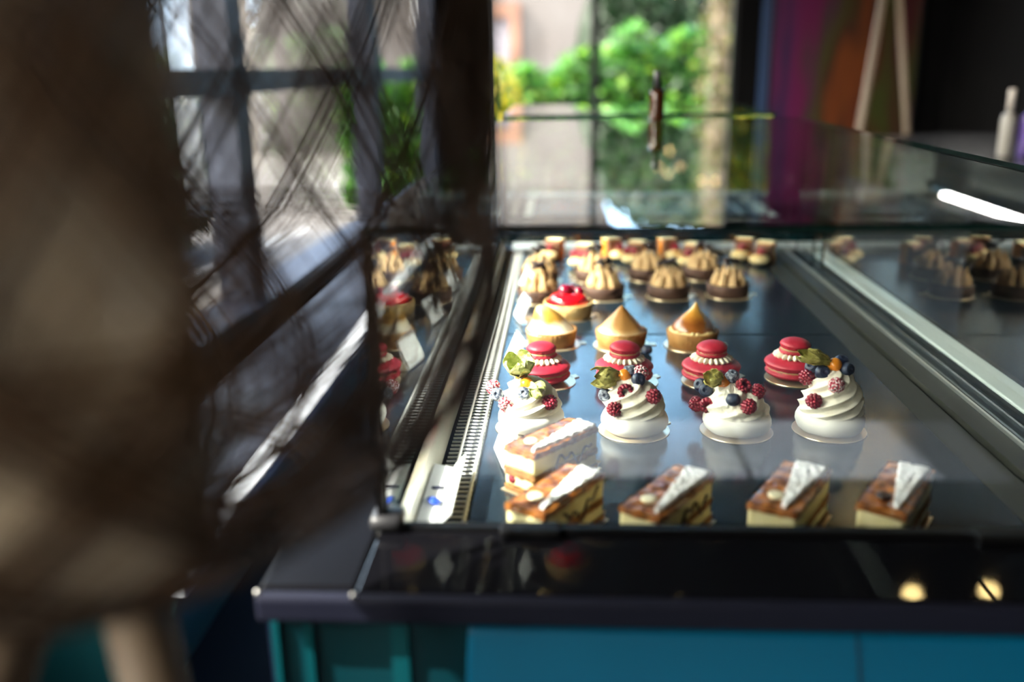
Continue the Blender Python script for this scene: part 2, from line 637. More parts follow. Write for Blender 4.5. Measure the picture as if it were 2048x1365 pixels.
t2 = thing('tree', 'dark leafy tree behind the green hedge, right of the window bar', 'tree', (1.6, 14, -0.12))
mb = MB(); mb.tube([(0, 0, 0), (0.05, 0, 1.5), (0, 0, 2.6)], [0.12, 0.1, 0.06], 8)
obj('trunk', mb.mesh('trunk', M_bark), t2)
mb = MB(); leaves(mb, lambda r: (lambda v: (v.x * 1.15, v.y * .7, 2.45 + v.z * 1.3))(
    Vector((r.gauss(0, 1), r.gauss(0, 1), r.gauss(0, 1))).normalized() * r.uniform(.8, 1)), 2600, 0.11, 4)
leaves(mb, lambda r: (lambda v: (.9 + v.x * 1.0, .2 + v.y * .5, 1.7 + v.z * 1.6))(
    Vector((r.gauss(0, 1), r.gauss(0, 1), r.gauss(0, 1))).normalized() * r.uniform(.8, 1)), 1800, 0.11, 6)
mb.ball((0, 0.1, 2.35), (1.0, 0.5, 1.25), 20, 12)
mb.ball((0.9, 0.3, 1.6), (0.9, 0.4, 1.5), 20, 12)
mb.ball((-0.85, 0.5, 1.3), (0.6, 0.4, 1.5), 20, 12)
obj('foliage', mb.mesh('foliage', L_dark, False), t2)
mb = MB(); leaves(mb, lambda r: (lambda v: (-3.3 + v.x * .8, 7.2 + v.y * 1.0, 0.75 + v.z * .8))(
    Vector((r.gauss(0, 1), r.gauss(0, 1), r.gauss(0, 1))).normalized() * r.uniform(.8, 1)), 1500, 0.08, 5)
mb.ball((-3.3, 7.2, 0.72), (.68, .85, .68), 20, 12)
tag(obj('bush', mb.mesh('bush', L_dark, False)), 'dark rounded bush outside the left window', 'shrub')

# ------------------------------------------------------------------ right side of the room
pt = thing('painting', 'large abstract painting in magenta, orange and green on the dark far wall', 'painting', (2.115, 7.46, 1.6))
m = bpy.data.materials.new('abstract_paint')
m.use_nodes = True
n, l = m.node_tree.nodes, m.node_tree.links
b = n['Principled BSDF']
inp(b, 'Roughness', 0.5)
t = n.new('ShaderNodeTexCoord')
mp = n.new('ShaderNodeMapping'); mp.inputs['Scale'].default_value = (3.0, 1, 0.55)
l.new(t.outputs['Object'], mp.inputs[0])
nz = n.new('ShaderNodeTexNoise'); nz.inputs['Scale'].default_value = 1.3; nz.inputs['Detail'].default_value = 2
l.new(mp.outputs[0], nz.inputs['Vector'])
sp = n.new('ShaderNodeSeparateXYZ'); l.new(t.outputs['Object'], sp.inputs[0])
ma = n.new('ShaderNodeMath'); ma.operation = 'MULTIPLY_ADD'; ma.inputs[1].default_value = 0.85; ma.inputs[2].default_value = 0.0
l.new(sp.outputs['X'], ma.inputs[0])
mb_ = n.new('ShaderNodeMath'); mb_.operation = 'ADD'
l.new(ma.outputs[0], mb_.inputs[0]); l.new(nz.outputs['Fac'], mb_.inputs[1])
rp = n.new('ShaderNodeValToRGB')
cr = [(0.0, (0.02, 0.006, 0.05)), (0.12, (0.10, 0.002, 0.06)), (0.26, (0.11, 0.0, 0.05)), (0.34, (0.055, 0.02, 0.03)),
      (0.44, (0.045, 0.04, 0.003)), (0.52, (0.045, 0.01, 0.002)), (0.60, (0.16, 0.035, 0.002)), (0.70, (0.06, 0.004, 0.002)),
      (0.82, (0.035, 0.045, 0.004)), (1.0, (0.05, 0.002, 0.006))]
els = rp.color_ramp.elements
els[0].position, els[0].color = cr[0][0], (*cr[0][1], 1)
els[1].position, els[1].color = cr[-1][0], (*cr[-1][1], 1)
for p, c in cr[1:-1]:
    q = els.new(p); q.color = (*c, 1)
l.new(mb_.outputs[0], rp.inputs[0]); l.new(rp.outputs[0], b.inputs['Base Color'])
mb = MB(); mb.box(-0.54, 0.54, -0.02, 0.02, -1.3, 1.9)
obj('canvas', mb.mesh('canvas', m, False), pt)
mb = MB()
mb.box(-0.56, -0.54, -0.03, 0.03, -1.32, 1.92); mb.box(0.54, 0.56, -0.03, 0.03, -1.32, 1.92)
mb.box(-0.56, 0.56, -0.03, 0.03, 1.9, 1.92); mb.box(-0.56, 0.56, -0.03, 0.03, -1.32, -1.3)
obj('frame', mb.mesh('frame', M_blackframe, False), pt)

M_palewood = mat('pale_wood', (0.16, 0.115, 0.08), 0.6, col2=(0.20, 0.15, 0.105), scale=12, stretch=(8, 8, 1))
ez = thing('easel', 'pale wooden easel with three poles in front of the painting', 'easel', (1.78, 5.5, 0))
for x0, x1, y1 in ((-0.02, -0.16, 0.0), (0.0, -0.11, 0.25), (0.03, 0.33, 0.0)):
    mb = MB(); mb.tube([(x0, y1 * .2, 1.86), (x1, y1, 0.0)], 0.020, 8)
    obj('leg', mb.mesh('leg', M_palewood), ez)
mb = MB(); mb.box(-0.05, 0.06, -0.03, 0.06, 1.82, 1.9)
obj('head_block', mb.mesh('head_block', M_palewood, False), ez)

M_counter = mat('dark_counter', (0.015, 0.015, 0.018), 0.35)
bc = thing('back_counter', 'dark back counter against the right wall', 'counter', (0, 0, 0))
boxobj('body', (1.25, 1.95, 2.9, 4.2, 0.0, 1.02), M_counter, bc)
boxobj('worktop', (1.22, 1.98, 2.87, 4.23, 1.02, 1.05), mat('dark_worktop', (0.02, 0.02, 0.022), 0.25), bc, bevel=0.004)


def bottle(name, label, loc, hgt, r, mbody, mcap, cap_h=0.22, cat='bottle', shoulder=0.62):
    o = thing(name, label, cat, loc)
    mb = MB()
    h1 = hgt * (1 - cap_h)
    mb.lathe([(r * .9, 0), (r, hgt * .03), (r, hgt * (shoulder - .08)), (r * .85, hgt * shoulder), (r * .42, h1 * .93), (r * .38, h1)], 24)
    obj('body', mb.mesh('bottle_body', mbody), o)
    mb = MB()
    mb.lathe([(r * .46, h1 * .98), (r * .48, hgt * .99), (r * .4, hgt)], 20)
    obj('cap', mb.mesh('bottle_cap', mcap), o)
    return o


M_black_plastic = mat('black_plastic', (0.012, 0.012, 0.014), 0.35)
M_amber = mat('amber_glass', (0.045, 0.014, 0.005), 0.08)
bottle('slim_bottle', 'slim pale bottle standing on the dark back counter', (1.46, 3.2, 1.05), 0.215, 0.024,
       mat('pale_ceramic', (0.35, 0.33, 0.3), 0.35), mat('pale_cap', (0.6, 0.55, 0.5), 0.4), 0.3)
bottle('squat_bottle', 'squat violet bottle right of the pale bottle on the back counter', (1.52, 3.18, 1.05), 0.21, 0.03,
       mat('violet_glass', (0.10, 0.06, 0.25), 0.08), M_black_plastic, 0.25)

M_shade_metal = mat('black_lamp_metal', (0.01, 0.01, 0.01), 0.4)
E_bulb = emit_mat('warm_bulb', (1.0, 0.66, 0.28), 14)
lampspots = [(1.65, 0.30, 'nearest the entrance end'), (1.58, 0.95, 'second from the entrance end'),
             (1.50, 2.96, 'over the back counter, right of its pair'), (1.225, 2.93, 'over the back counter, left of its pair'),
             (1.26, 3.75, 'just behind the pair'), (1.56, 4.50, 'farthest left in the row'), (1.70, 4.55, 'farthest right in the row')]
MBc = MB(); MBc.tube([(0, 0, 0.19), (0, 0, 1.47)], 0.003, 6); ME_cord = MBc.mesh('cord', M_black_plastic)
MBs = MB()
MBs.lathe([(0.055, 0.02), (0.05, 0.06), (0.03, 0.12), (0.02, 0.19), (0.0005, 0.195)], 24, cap0=False)
ME_lshade = MBs.mesh('lamp_shade', M_shade_metal)
MBb = MB(); MBb.ball((0, 0, 0.0), 0.034, 16, 10); ME_bulb = MBb.mesh('bulb', E_bulb)
MBr = MB(); MBr.lathe([(0.045, 1.47), (0.045, 1.52)], 20); ME_rose = MBr.mesh('ceiling_rose', M_shade_metal)
for x, y, wh in lampspots:
    o = thing('pendant_lamp', 'small black pendant lamp with a warm bulb, ' + wh, 'lamp', (x, y, 2.38), group='pendant lamps along the counter')
    obj('cord', ME_cord, o); obj('lamp_shade', ME_lshade, o); obj('bulb', ME_bulb, o); obj('ceiling_rose', ME_rose, o)
o = thing('linear_light', 'long white linear light hanging over the right side of the room', 'lamp', (2.10, 4.55, 1.83))
boxobj('housing', (-0.03, 0.03, -0.7, 0.7, 0.0, 0.05), M_shade_metal, o)
boxobj('diffuser', (-0.016, 0.016, -0.69, 0.69, -0.010, 0.0), emit_mat('white_led', (1.0, 0.97, 0.9), 22), o)
for yy in (-0.6, 0.6):
    mb = MB(); mb.tube([(0, yy, 0.05), (0, yy, 2.07)], 0.004, 6)
    obj('suspension_rod', mb.mesh('suspension_rod', M_shade_metal), o)

# ------------------------------------------------------------------ the display case
G_case = glass_mat('case_glass', (0.955, 0.98, 0.97))
M_gedge = mat('green_glass_edge', (0.001, 0.015, 0.012), 0.35, spec=0.15)
M_teal = mat('teal_laminate', (0.0, 0.085, 0.175), 0.4, col2=(0.0, 0.095, 0.19), scale=3, spec=0.25)
M_teal2 = mat('deep_teal_laminate', (0.0, 0.024, 0.032), 0.4, spec=0.25)
M_navy = mat('navy_side', (0.004, 0.010, 0.03), 0.4)
M_trim = mat('blue_grey_trim', (0.008, 0.009, 0.018), 0.5, spec=0.12)
M_blackglass = mat('black_glass', (0.003, 0.003, 0.004), 0.03, spec=0.5)
M_deck = mat('slate_deck', (0.011, 0.018, 0.026), 0.16, col2=(0.014, 0.022, 0.031), scale=30, spec=0.45, stretch=(1, 6, 1), rough2=0.19)
M_steel = mat('brushed_steel', (0.55, 0.54, 0.50), 0.32, metal=0.9)
M_chrome = mat('chrome', (0.88, 0.86, 0.78), 0.12, metal=0.5)
M_chrome.node_tree.nodes['Principled BSDF'].inputs['Roughness'].default_value = 0.22
M_whiterail = mat('white_rail', (0.80, 0.81, 0.81), 0.4, spec=0.4)
M_greystrip = mat('olive_grey_strip', (0.026, 0.026, 0.021), 0.5, metal=0.0, spec=0.2)
M_blackmetal = mat('black_metal', (0.003, 0.003, 0.0035), 0.5, spec=0.12)
M_wire = mat('white_wire', (0.75, 0.75, 0.72), 0.35)
ZD = 0.92


def pane(name, c, parent, thin_axis, label=None):
    """a glass sheet whose narrow edges are green"""
    mb = MB()
    x0, x1, y0, y1, z0, z1 = c
    v = [(x0, y0, z0), (x1, y0, z0), (x1, y1, z0), (x0, y1, z0), (x0, y0, z1), (x1, y0, z1), (x1, y1, z1), (x0, y1, z1)]
    fs = {'z': [(3, 2, 1, 0), (4, 5, 6, 7)], 'y': [(0, 1, 5, 4), (2, 3, 7, 6)], 'x': [(1, 2, 6, 5), (3, 0, 4, 7)]}
    for k, f in fs.items():
        mb.add(v, f, 0 if k == thin_axis else 1)
    return obj(name, mb.mesh(name, [G_case, M_gedge], False), parent, label=label)


def display_case(label, y0, y1, main):
    """y0: glass end facing the camera, y1: far glass end"""
    c = thing('display_case', label, 'display case', (0, 0, 0))
    ye = y1 + 0.10
    f0 = y0 - 0.099
    boxobj('cabinet', (-0.228, 0.64, f0 + 0.012, ye, 0.08, 0.900), M_teal2 if main else M_teal, c)
    boxobj('plinth', (-0.19, 0.60, f0 + 0.06, ye - 0.03, 0.0, 0.08), M_blackmetal, c)
    boxobj('cabinet_side', (-0.236, -0.2285, f0 + 0.012, ye, 0.08, 0.944), M_navy, c, label='dark navy side of the cabinet')
    boxobj('well', (-0.155, 0.64, y0 + 0.001, y1 + 0.02, 0.900, 0.906), M_blackmetal, c)
    # edge ledges
    mb = MB(); mb.box(-0.159, 0.64, f0, y0, 0.9445, 0.9695)
    obj('end_ledge', mb.mesh('end_ledge', M_blackglass, False), c, bevel=0.0008, label='glossy black glass ledge')
    boxobj('end_trim', (-0.238, 0.64, f0 - 0.008, f0 + 0.004, 0.9445, 0.968), M_trim, c, bevel=0.004, label='blue grey trim band')
    boxobj('end_riser', (-0.228, 0.64, f0 + 0.012, y0 - 0.0005, 0.9, 0.9445), M_teal2, c)
    boxobj('customer_ledge', (-0.238, -0.1605, f0 + 0.005, ye, 0.9445, 0.969), mat('dark_ledge', (0.003, 0.003, 0.004), 0.35, spec=0.06), c, bevel=0.004)
    boxobj('well_wall', (-0.1595, -0.1545, y0, y1 + 0.02, 0.906, 0.956), M_blackmetal, c)
    boxobj('well_wall', (-0.155, 0.64, y0 - 0.0004, y0 + 0.004, 0.906, 0.960), M_blackmetal, c)
    # decks
    cuts = [y0 + 0.006, 1.512, y1 + 0.02] if main else [y0 + 0.006, y1 + 0.02]
    for a, bb in zip(cuts[:-1], cuts[1:]):
        boxobj('deck_panel', (-0.0955, 0.452, a, bb - 0.004, ZD - 0.012, ZD), M_deck, c, bevel=0.0015, label='dark slate blue deck panel')
    boxobj('end_sill', (-0.155, 0.64, y1 + 0.0205, ye, 0.9, 0.932), mat('grey_sill', (0.35, 0.36, 0.37), 0.4), c)
    # staff side strips and tracks
    boxobj('deck_border', (0.452, 0.494, y0 + 0.006, y1 + 0.02, 0.906, 0.9193), M_greystrip, c)
    boxobj('edge_strip', (0.500, 0.5305, y0 + 0.006, y1 + 0.02, 0.906, 0.924), M_greystrip, c)
    boxobj('edge_bead', (0.5310, 0.5345, y0 + 0.006, y1 + 0.02, 0.906, 0.9285), M_steel, c)
    mb = MB(); mb.box(0.5350, 0.5865, y0 + 0.006, y1 + 0.02, 0.906, 0.922)
    mb.box(0.556, 0.5595, y0 + 0.006, y1 + 0.02, 0.9225, 0.928, 1)
    mb.box(0.571, 0.573, y0 + 0.006, y1 + 0.02, 0.9225, 0.928, 0)
    obj('door_track', mb.mesh('door_track', [M_blackmetal, mat('track_steel', (0.35, 0.38, 0.42), 0.25, metal=0.9)], False), c)
    boxobj('white_rail', (0.587, 0.629, y0 + 0.006, y1 + 0.02, 0.906, 0.926), M_whiterail, c, bevel=0.002, label='white rail')
    boxobj('staff_lip', (0.6295, 0.640, y0 + 0.006, y1 + 0.02, 0.906, 0.924), M_blackmetal, c)
    # glass
    boxobj('gasket', (-0.158, 0.5345, y0 - 0.002, y0 + 0.008, 0.9692, 0.9738), M_blackmetal, c)
    eg = pane('end_glass', (-0.158, 0.5345, y0, y0 + 0.006, 0.9700, 1.2295), c, 'y')
    boxobj('corner_seal', (-0.1605, -0.1545, y0 - 0.003, y0 + 0.008, 0.9705, 1.2295), M_blackmetal, eg)
    pane('top_glass', (-0.160, 0.542, y0 - 0.001, y1 + 0.004, 1.230, 1.236), c, 'z')
    pane('side_glass', (-0.158, -0.153, y0 + 0.0085, y1 - 0.0065, 0.9705, 1.2295), c, 'x')
    pane('end_glass', (-0.158, 0.53, y1 - 0.006, y1, 0.935, 1.2295), c, 'y')
    ym = y0 + (y1 - y0) * 0.62
    for k, (a, bb) in enumerate(((y0 + 0.0065, y1 - 0.20), (y1 - 0.235, y1 - 0.012))):
        d = 0.012 * k
        pane('sliding_door', (0.5355 + d, 0.5405 + d, a, bb, 0.929, 1.2295), c, 'x')
    # grille and chrome channel on the customer side
    mb = MB()
    for x in (-0.120, -0.0985):
        mb.tube([(x, y0 + 0.012, ZD + 0.004), (x, y1, ZD + 0.004)], 0.0019, 6)
    nw = int((y1 - y0) / 0.0115)
    for k in range(nw):
        y = y0 + 0.016 + k * 0.0115
        mb.tube([(-0.134, y, ZD + 0.0005), (-0.1005, y, ZD + 0.001), (-0.0975, y, ZD - 0.003), (-0.0970, y, ZD - 0.013)], 0.0014, 5)
    obj('air_grille', mb.mesh('air_grille', M_wire), c, label='white wire air grille')
    mb = MB(); mb.hexa([(-0.1535, y0 + 0.01, 0.935), (-0.139, y0 + 0.01, 0.920), (-0.139, y1, 0.920), (-0.1535, y1, 0.935),
                        (-0.1535, y0 + 0.01, 0.958), (-0.1465, y0 + 0.01, 0.950), (-0.1465, y1, 0.950), (-0.1535, y1, 0.958)])
    obj('chrome_channel', mb.mesh('chrome_channel', M_chrome, False), c, label='bright chrome channel')
    return c


case1 = display_case('long glass pastry display case with teal cabinet, full of pastries', 0.721, 2.20, True)
case2 = display_case('second empty glass display case standing beyond the pastry case', 2.46, 3.15, False)

# slanted teal front panel, stiles and hardware of the near end
mb = MB()
yf = 0.633
mb.hexa([(-0.110, yf - 0.155, 0.10), (0.74, yf - 0.155, 0.10), (0.64, yf, 0.10), (-0.085, yf, 0.10),
         (-0.0735, yf - 0.012, 0.9385), (0.64, yf - 0.012, 0.9385), (0.64, yf, 0.9385), (-0.0735, yf, 0.9385)])
fp = obj('front_panel', mb.mesh('front_panel', M_teal, False), case1, bevel=0.004, label='lighter teal front panel')
mb = MB(); mb.hexa([(0.305, yf - 0.1555, 0.10), (0.309, yf - 0.1555, 0.10), (0.309, yf - .10, 0.10), (0.305, yf - .10, 0.10),
                    (0.222, yf - 0.0135, 0.938), (0.2235, yf - 0.0135, 0.938), (0.2235, yf - .008, 0.938), (0.222, yf - .008, 0.938)])
obj('seam', mb.mesh('seam', M_navy, False), fp)
M_stile = mat('teal_stile', (0.0, 0.045, 0.055), 0.4, spec=0.25)
for x0, x1 in ((-0.232, -0.226), (-0.206, -0.199), (-0.136, -0.122)):
    boxobj('stile', (x0, x1, yf - 0.004, yf + 0.002, 0.10, 0.936), M_stile, case1, label='lighter teal upright')
boxobj('stile', (-0.232, -0.0735, yf - 0.003, yf + 0.001, 0.936, 0.942), M_stile, case1, label='lighter teal rail under the trim')
mb = MB(); mb.box(-0.168, -0.138, 0.712, 0.742, 0.9700, 0.9850)
obj('corner_bracket', mb.mesh('corner_bracket', mat('dark_bracket', (0.02, 0.02, 0.022), 0.35, spec=0.4), True), case1, bevel=0.006)
for x in (-0.028, 0.372):
    boxobj('glass_clip', (x - 0.026, x + 0.026, 0.708, 0.7275, 0.9698, 0.9765), M_blackmetal, case1, bevel=0.002)
for x, y in ((-0.1605, 0.617), (-0.236, 0.619)):
    mb = MB(); mb.ball((x, y, 0.969), 0.0022, 10, 8)
    obj('corner_cap', mb.mesh('corner_cap', M_steel), case1)

# white sign with a blue oval mark lying in the channel
sg = thing('folded_card', 'folded white card with a blue oval mark beside the wire grille', 'sign', (-0.1215, 0.872, 0.936), 0.0)
M_whitep = mat('white_card', (0.85, 0.85, 0.85), 0.45)
mb = MB()
mb.hexa([(-0.016, -0.078, 0.0), (0.0, -0.078, -0.004), (0.0, 0.062, -0.004), (-0.016, 0.062, 0.0),
         (-0.0165, -0.078, 0.0015), (0.0, -0.078, -0.0022), (0.0, 0.062, -0.0022), (-0.0165, 0.062, 0.0015)])
mb.hexa([(0.0, -0.078, -0.004), (0.013, -0.078, 0.010), (0.013, 0.062, 0.010), (0.0, 0.062, -0.004),
         (0.0, -0.078, -0.0022), (0.0125, -0.078, 0.0118), (0.0125, 0.062, 0.0118), (0.0, 0.062, -0.0022)])
obj('card', mb.mesh('card', M_whitep, False), sg)
sg.scale = (1.2, 1.0, 1.2)
mb = MB()
mb.lathe([(0.006, 0.0016), (0.006, 0.0022)], 20, c=(-0.007, -0.030, 0.0), fn=lambda a, r, z, t: (r * math.cos(a), r * 1.25 * math.sin(a), z - 0.22 * (r * math.cos(a))))
obj('blue_mark', mb.mesh('blue_mark', mat('blue_ink', (0.02, 0.08, 0.55), 0.5)), sg, label='blue oval mark')
mb = MB(); mb.box(-0.012, -0.001, 0.000, 0.0025, 0.0005, 0.0022)
obj('print_line', mb.mesh('print_line', mat('dark_ink', (0.02, 0.02, 0.05), 0.5), False), sg)

# ------------------------------------------------------------------ berries and small shared meshes
M_rasp = mat('raspberry', (0.20, 0.004, 0.018), 0.32, col2=(0.30, 0.008, 0.03), scale=120, coat=0.3)
M_rasp_sug = mat('sugared_raspberry', (0.36, 0.012, 0.04), 0.5, col2=(0.85, 0.75, 0.76), scale=380, lo=0.46, hi=0.58, detail=2)
M_blue = mat('blueberry', (0.010, 0.016, 0.045), 0.42, col2=(0.065, 0.09, 0.15), scale=110, lo=0.42, hi=0.75)
M_blue_sug = mat('sugared_blueberry', (0.02, 0.028, 0.06), 0.6, col2=(0.40, 0.43, 0.50), scale=260, lo=0.42, hi=0.66)
M_phys = mat('physalis_orange', (0.85, 0.27, 0.02), 0.22, coat=0.4)
M_husk = mat('dry_husk', (0.20, 0.18, 0.03), 0.55, col2=(0.56, 0.50, 0.15), scale=130, stretch=(1, 1, .25), bump=0.5, bscale=220)
M_husk_pale = mat('pale_husk', (0.36, 0.42, 0.10), 0.55, col2=(0.68, 0.68, 0.32), scale=130, bump=0.5, bscale=220)


def raspberry_mesh(name, m, seed, r=0.0092, hgt=0.0100):
    q = random.Random(seed)
    mb = MB()
    rows = [(0.0, 1), (0.30, 6), (0.58, 9), (0.80, 11), (0.98, 11), (1.05, 9)]
    for t, cnt in rows:
        # t: 0 tip -> 1 hollow rim, the tip points to -Z
        ang = t * PI / 2
        rr = r * math.sin(ang) * (1.0 if t < 1 else 0.80) * 0.86
        z = -hgt * math.cos(ang) * 0.9 + (0.0 if t < 1 else 0.0018)
        off = q.uniform(0, 1)
        for k in range(cnt):
            a = 2 * PI * (k + off) / cnt
            s = r * 0.265 * q.uniform(0.9, 1.12)
            mb.ball((rr * math.cos(a), rr * math.sin(a), z + q.uniform(-.0002, .0002)), s, 8, 6)
    # body with a hollow
    mb.lathe([(0.001, -hgt * .88), (r * .55, -hgt * .7), (r * .82, -hgt * .3), (r * .8, 0.0008), (r * .45, 0.0014), (r * .36, -hgt * .3), (r * .2, -hgt * .6), (0.0005, -hgt * .62)], 14)
    return mb.mesh(name, m)


RASP = [raspberry_mesh('raspberry', M_rasp, s) for s in (1, 2)]
RASP_S = raspberry_mesh('raspberry', M_rasp_sug, 3)


def blueberry_mesh(name, m):
    mb = MB()
    r = 0.0083

    def fn(v):
        z = v.z
        if z > r * .62:
            d = math.hypot(v.x, v.y)
            k = max(0, 1 - d / (r * .42))
            return Vector((v.x, v.y, r * .84 - 0.0022 * k + (0.0006 if .25 < d / r < .45 else 0)))
        return Vector((v.x * 1.06, v.y * 1.06, v.z * .9))
    mb.ball((0, 0, 0), r, 26, 22, fn=fn)
    for k in range(5):
        a = 2 * PI * k / 5
        p = Vector((math.cos(a) * r * .40, math.sin(a) * r * .40, r * .80))
        o2 = Vector((math.cos(a) * r * .56, math.sin(a) * r * .56, r * .90))
        w = Vector((-math.sin(a), math.cos(a), 0)) * r * .2
        mb.add([p + w, p - w, o2], [(0, 1, 2)])
    return mb.mesh(name, m)


BLUE = blueberry_mesh('blueberry', M_blue)
BLUE_S = blueberry_mesh('blueberry', M_blue_sug)
MBp = MB(); MBp.ball((0, 0, 0), (0.0088, 0.0088, 0.0085), 22, 14)
PHYS = MBp.mesh('physalis', M_phys)


def husk_mesh(name, m, petals, length, seed, spread=0.7, curl=0.9, width=0.011, fan=2 * PI):
    """papery petals growing from the origin towards +X"""
    q = random.Random(seed)
    mb = MB()
    nu, nv = 12, 7
    for k in range(petals):
        a = fan * k / petals + q.uniform(-.25, .25)
        L = length * q.uniform(0.8, 1.12)
        c = curl * q.uniform(0.6, 1.3)
        vs, fs = [], []
        for i in range(nu + 1):
            t = i / nu
            wv = width * math.sin(PI * min(1, 0.12 + t * 0.88)) ** 0.8 * (1 - .25 * t) * q.uniform(.97, 1.03)
            x = L * t * (1 - 0.18 * t)
            out = spread * L * (math.sin(t * PI * .62)) * .55 - c * 0.004 * t * t
            for j in range(nv):
                s = (j / (nv - 1) - .5) * 2
                fold = 0.0022 * (1 - abs(s)) * math.sin(t * PI) + 0.0009 * math.sin(s * 9 + k) * t + 0.0008 * math.sin(t * 14 + s * 4 + k * 2)
                rad = out + fold
                y, z = rad, s * wv
                vs.append((x, y * math.cos(a) - z * math.sin(a), y * math.sin(a) + z * math.cos(a)))
        for i in range(nu):
            for j in range(nv - 1):
                o = i * nv + j
                fs.append((o, o + 1, o + nv + 1, o + nv))
        mb.add(vs, fs)
    mb.tube([(-0.002, 0, 0), (0.003, 0, 0)], 0.0014, 6)
    me = mb.mesh(name, m)
    return me


def finish_sheet(o, th=0.0003):
    s = o.modifiers.new('solid', 'SOLIDIFY')
    s.thickness = th
    return o


def face_dir(v, spin=0.0, axis='Z'):
    return Vector(v).normalized().to_track_quat(axis, 'Y').to_matrix().to_3x3() @ Matrix.Rotation(spin, 3, axis)


# ------------------------------------------------------------------ cake boards
M_gold = mat('gold_card', (0.80, 0.62, 0.38), 0.28, metal=0.75, col2=(0.9, 0.72, 0.5), scale=18, bump=0.12, bscale=60)


def board_mesh(name, r, tab, th=0.0012):
    mb = MB()
    mb.lathe([(r * .992, 0), (r, th * .4), (r * .992, th)], 56)
    a = tab
    ca, sa = math.cos(a), math.sin(a)
    w, l0, l1 = 0.008, r * .96, r + 0.009
    P = lambda u, v, z: (u * ca - v * sa, u * sa + v * ca, z)
    mb.hexa([P(l0, -w, 0), P(l1, -w * .7, 0), P(l1, w * .7, 0), P(l0, w, 0), P(l0, -w, th), P(l1, -w * .7, th), P(l1, w * .7, th), P(l0, w, th)])
    return mb.mesh(name, M_gold, True)


BOARD = {}


def board(x, y, r, what, tab=0.6, group=None):
    key = (round(r, 4), round(tab, 2))
    if key not in BOARD:
        BOARD[key] = board_mesh('cake_board', r, tab)
        if hasattr(BOARD[key], 'shade_smooth'):
            pass
    o = obj('cake_board', BOARD[key], loc=(x, y, ZD + 0.0002))
    o.modifiers.new('es', 'EDGE_SPLIT')
    return tag(o, 'gold cardboard disc under the ' + what, 'cake board', 'round gold cake boards')


ZB = ZD + 0.0016

# ------------------------------------------------------------------ pavlovas
M_mering = mat('white_meringue', (0.86, 0.83, 0.77), 0.6, col2=(0.81, 0.77, 0.69), scale=25)
M_cream = mat('whipped_cream', (0.86, 0.80, 0.68), 0.5, col2=(0.90, 0.86, 0.76), scale=60, bump=0.25, bscale=160)


def cream_rad(t):
    return 0.0352 * (max(0.0, 1 - t ** 2.3)) ** 0.6 * (1 - .12 * t) + 0.0015


def pavlova(x, y, h, seed, label, who, lean=(0, 0), nr=7, messy=0.0, rz=0.0, berries=(), scale=1.0):
    q = random.Random(seed)
    o = thing('pavlova', label, 'pavlova', (x, y, ZB), 0, 'berry pavlovas')
    board(x, y, 0.0445, who, tab=0.55)
    mb = MB()
    mb.lathe([(0.029, 0.0), (0.035, 0.002), (0.0392, 0.006), (0.0415, 0.012), (0.0412, 0.017), (0.0390, 0.022), (0.0345, 0.0255), (0.028, 0.0272), (0.010, 0.0275)], 64,
             fn=lambda a, r, z, t: ((lambda k: (k * math.cos(a), k * math.sin(a), z))(r * (1 + .018 * math.sin(3 * a + seed) + .012 * math.sin(7 * a + seed * 2)))))
    obj('meringue_base', mb.mesh('meringue_base', M_mering), o)
    mb = MB()
    z0 = 0.0245
    H = h - z0
    rows = 64
    kz = 2 * PI * nr / (0.0125 * nr)   # a ridge every 12.5 mm up the side

    def fn(a, r, z, t):
        ph = nr * (a + seed) - z * (nr * 2 * PI / (2 * PI * 0.030 * 0.42)) * 0.9
        rid = 1 - abs(math.sin(ph / 2))            # sharp crest
        rid = rid ** 0.75
        nz = noise.noise(Vector((math.cos(a) * 2 + seed, math.sin(a) * 2, z * 90)))
        nf = noise.noise(Vector((math.cos(a) * 9 + seed, math.sin(a) * 9, z * 300)))
        amp = 0.0062 * (1 - messy * .7) * min(1, (1 - t) * 5 + .25) * min(1, t * 7 + .35)
        k = r + amp * (rid - .45) + 0.0022 * nz + messy * 0.003 * nf
        k = max(k, 0.0004)
        zz = z + 0.0022 * (rid - .5) * (1 - t) + 0.001 * nz
        return (k * math.cos(a) + lean[0] * t * t, k * math.sin(a) + lean[1] * t * t, zz)
    prof = []
    for i in range(rows + 1):
        t = i / rows
        prof.append((cream_rad(t) if t < 1 else 0.0005, z0 + H * t))
    mb.lathe(prof, 150, fn=fn)
    obj('cream_swirl', mb.mesh('cream_swirl', M_cream), o)
    for kind, p, d, spin in berries:
        p = Vector(p)
        if kind in ('r', 'R', 'h'):
            # r: tip outwards, h: hollow end outwards
            dv = Vector(d) if d else Vector((p.x, p.y, 0.012))
            rot = face_dir(dv if kind == 'h' else -dv, spin)
            obj('raspberry', RASP_S if kind == 'R' else RASP[int(spin * 10) % 2], o, loc=p, rot=rot)
        elif kind in ('b', 'B'):
            dv = Vector(d) if d else Vector((p.x, p.y - .01, 0.01))
            obj('blueberry', BLUE_S if kind == 'B' else BLUE, o, loc=p, rot=face_dir(dv, spin))
        elif kind == 'p':
            f = obj('physalis', PHYS, o, loc=p)
            pale, n_, L, s_, c_, w_, fan = spin
            hk = obj('husk', husk_mesh('husk', M_husk_pale if pale else M_husk, n_, L, seed, s_, c_, w_, fan), f,
                     rot=face_dir(d, 0.4, 'X'), loc=Vector(d).normalized() * 0.004, label='papery husk')
            finish_sheet(hk)
    return o


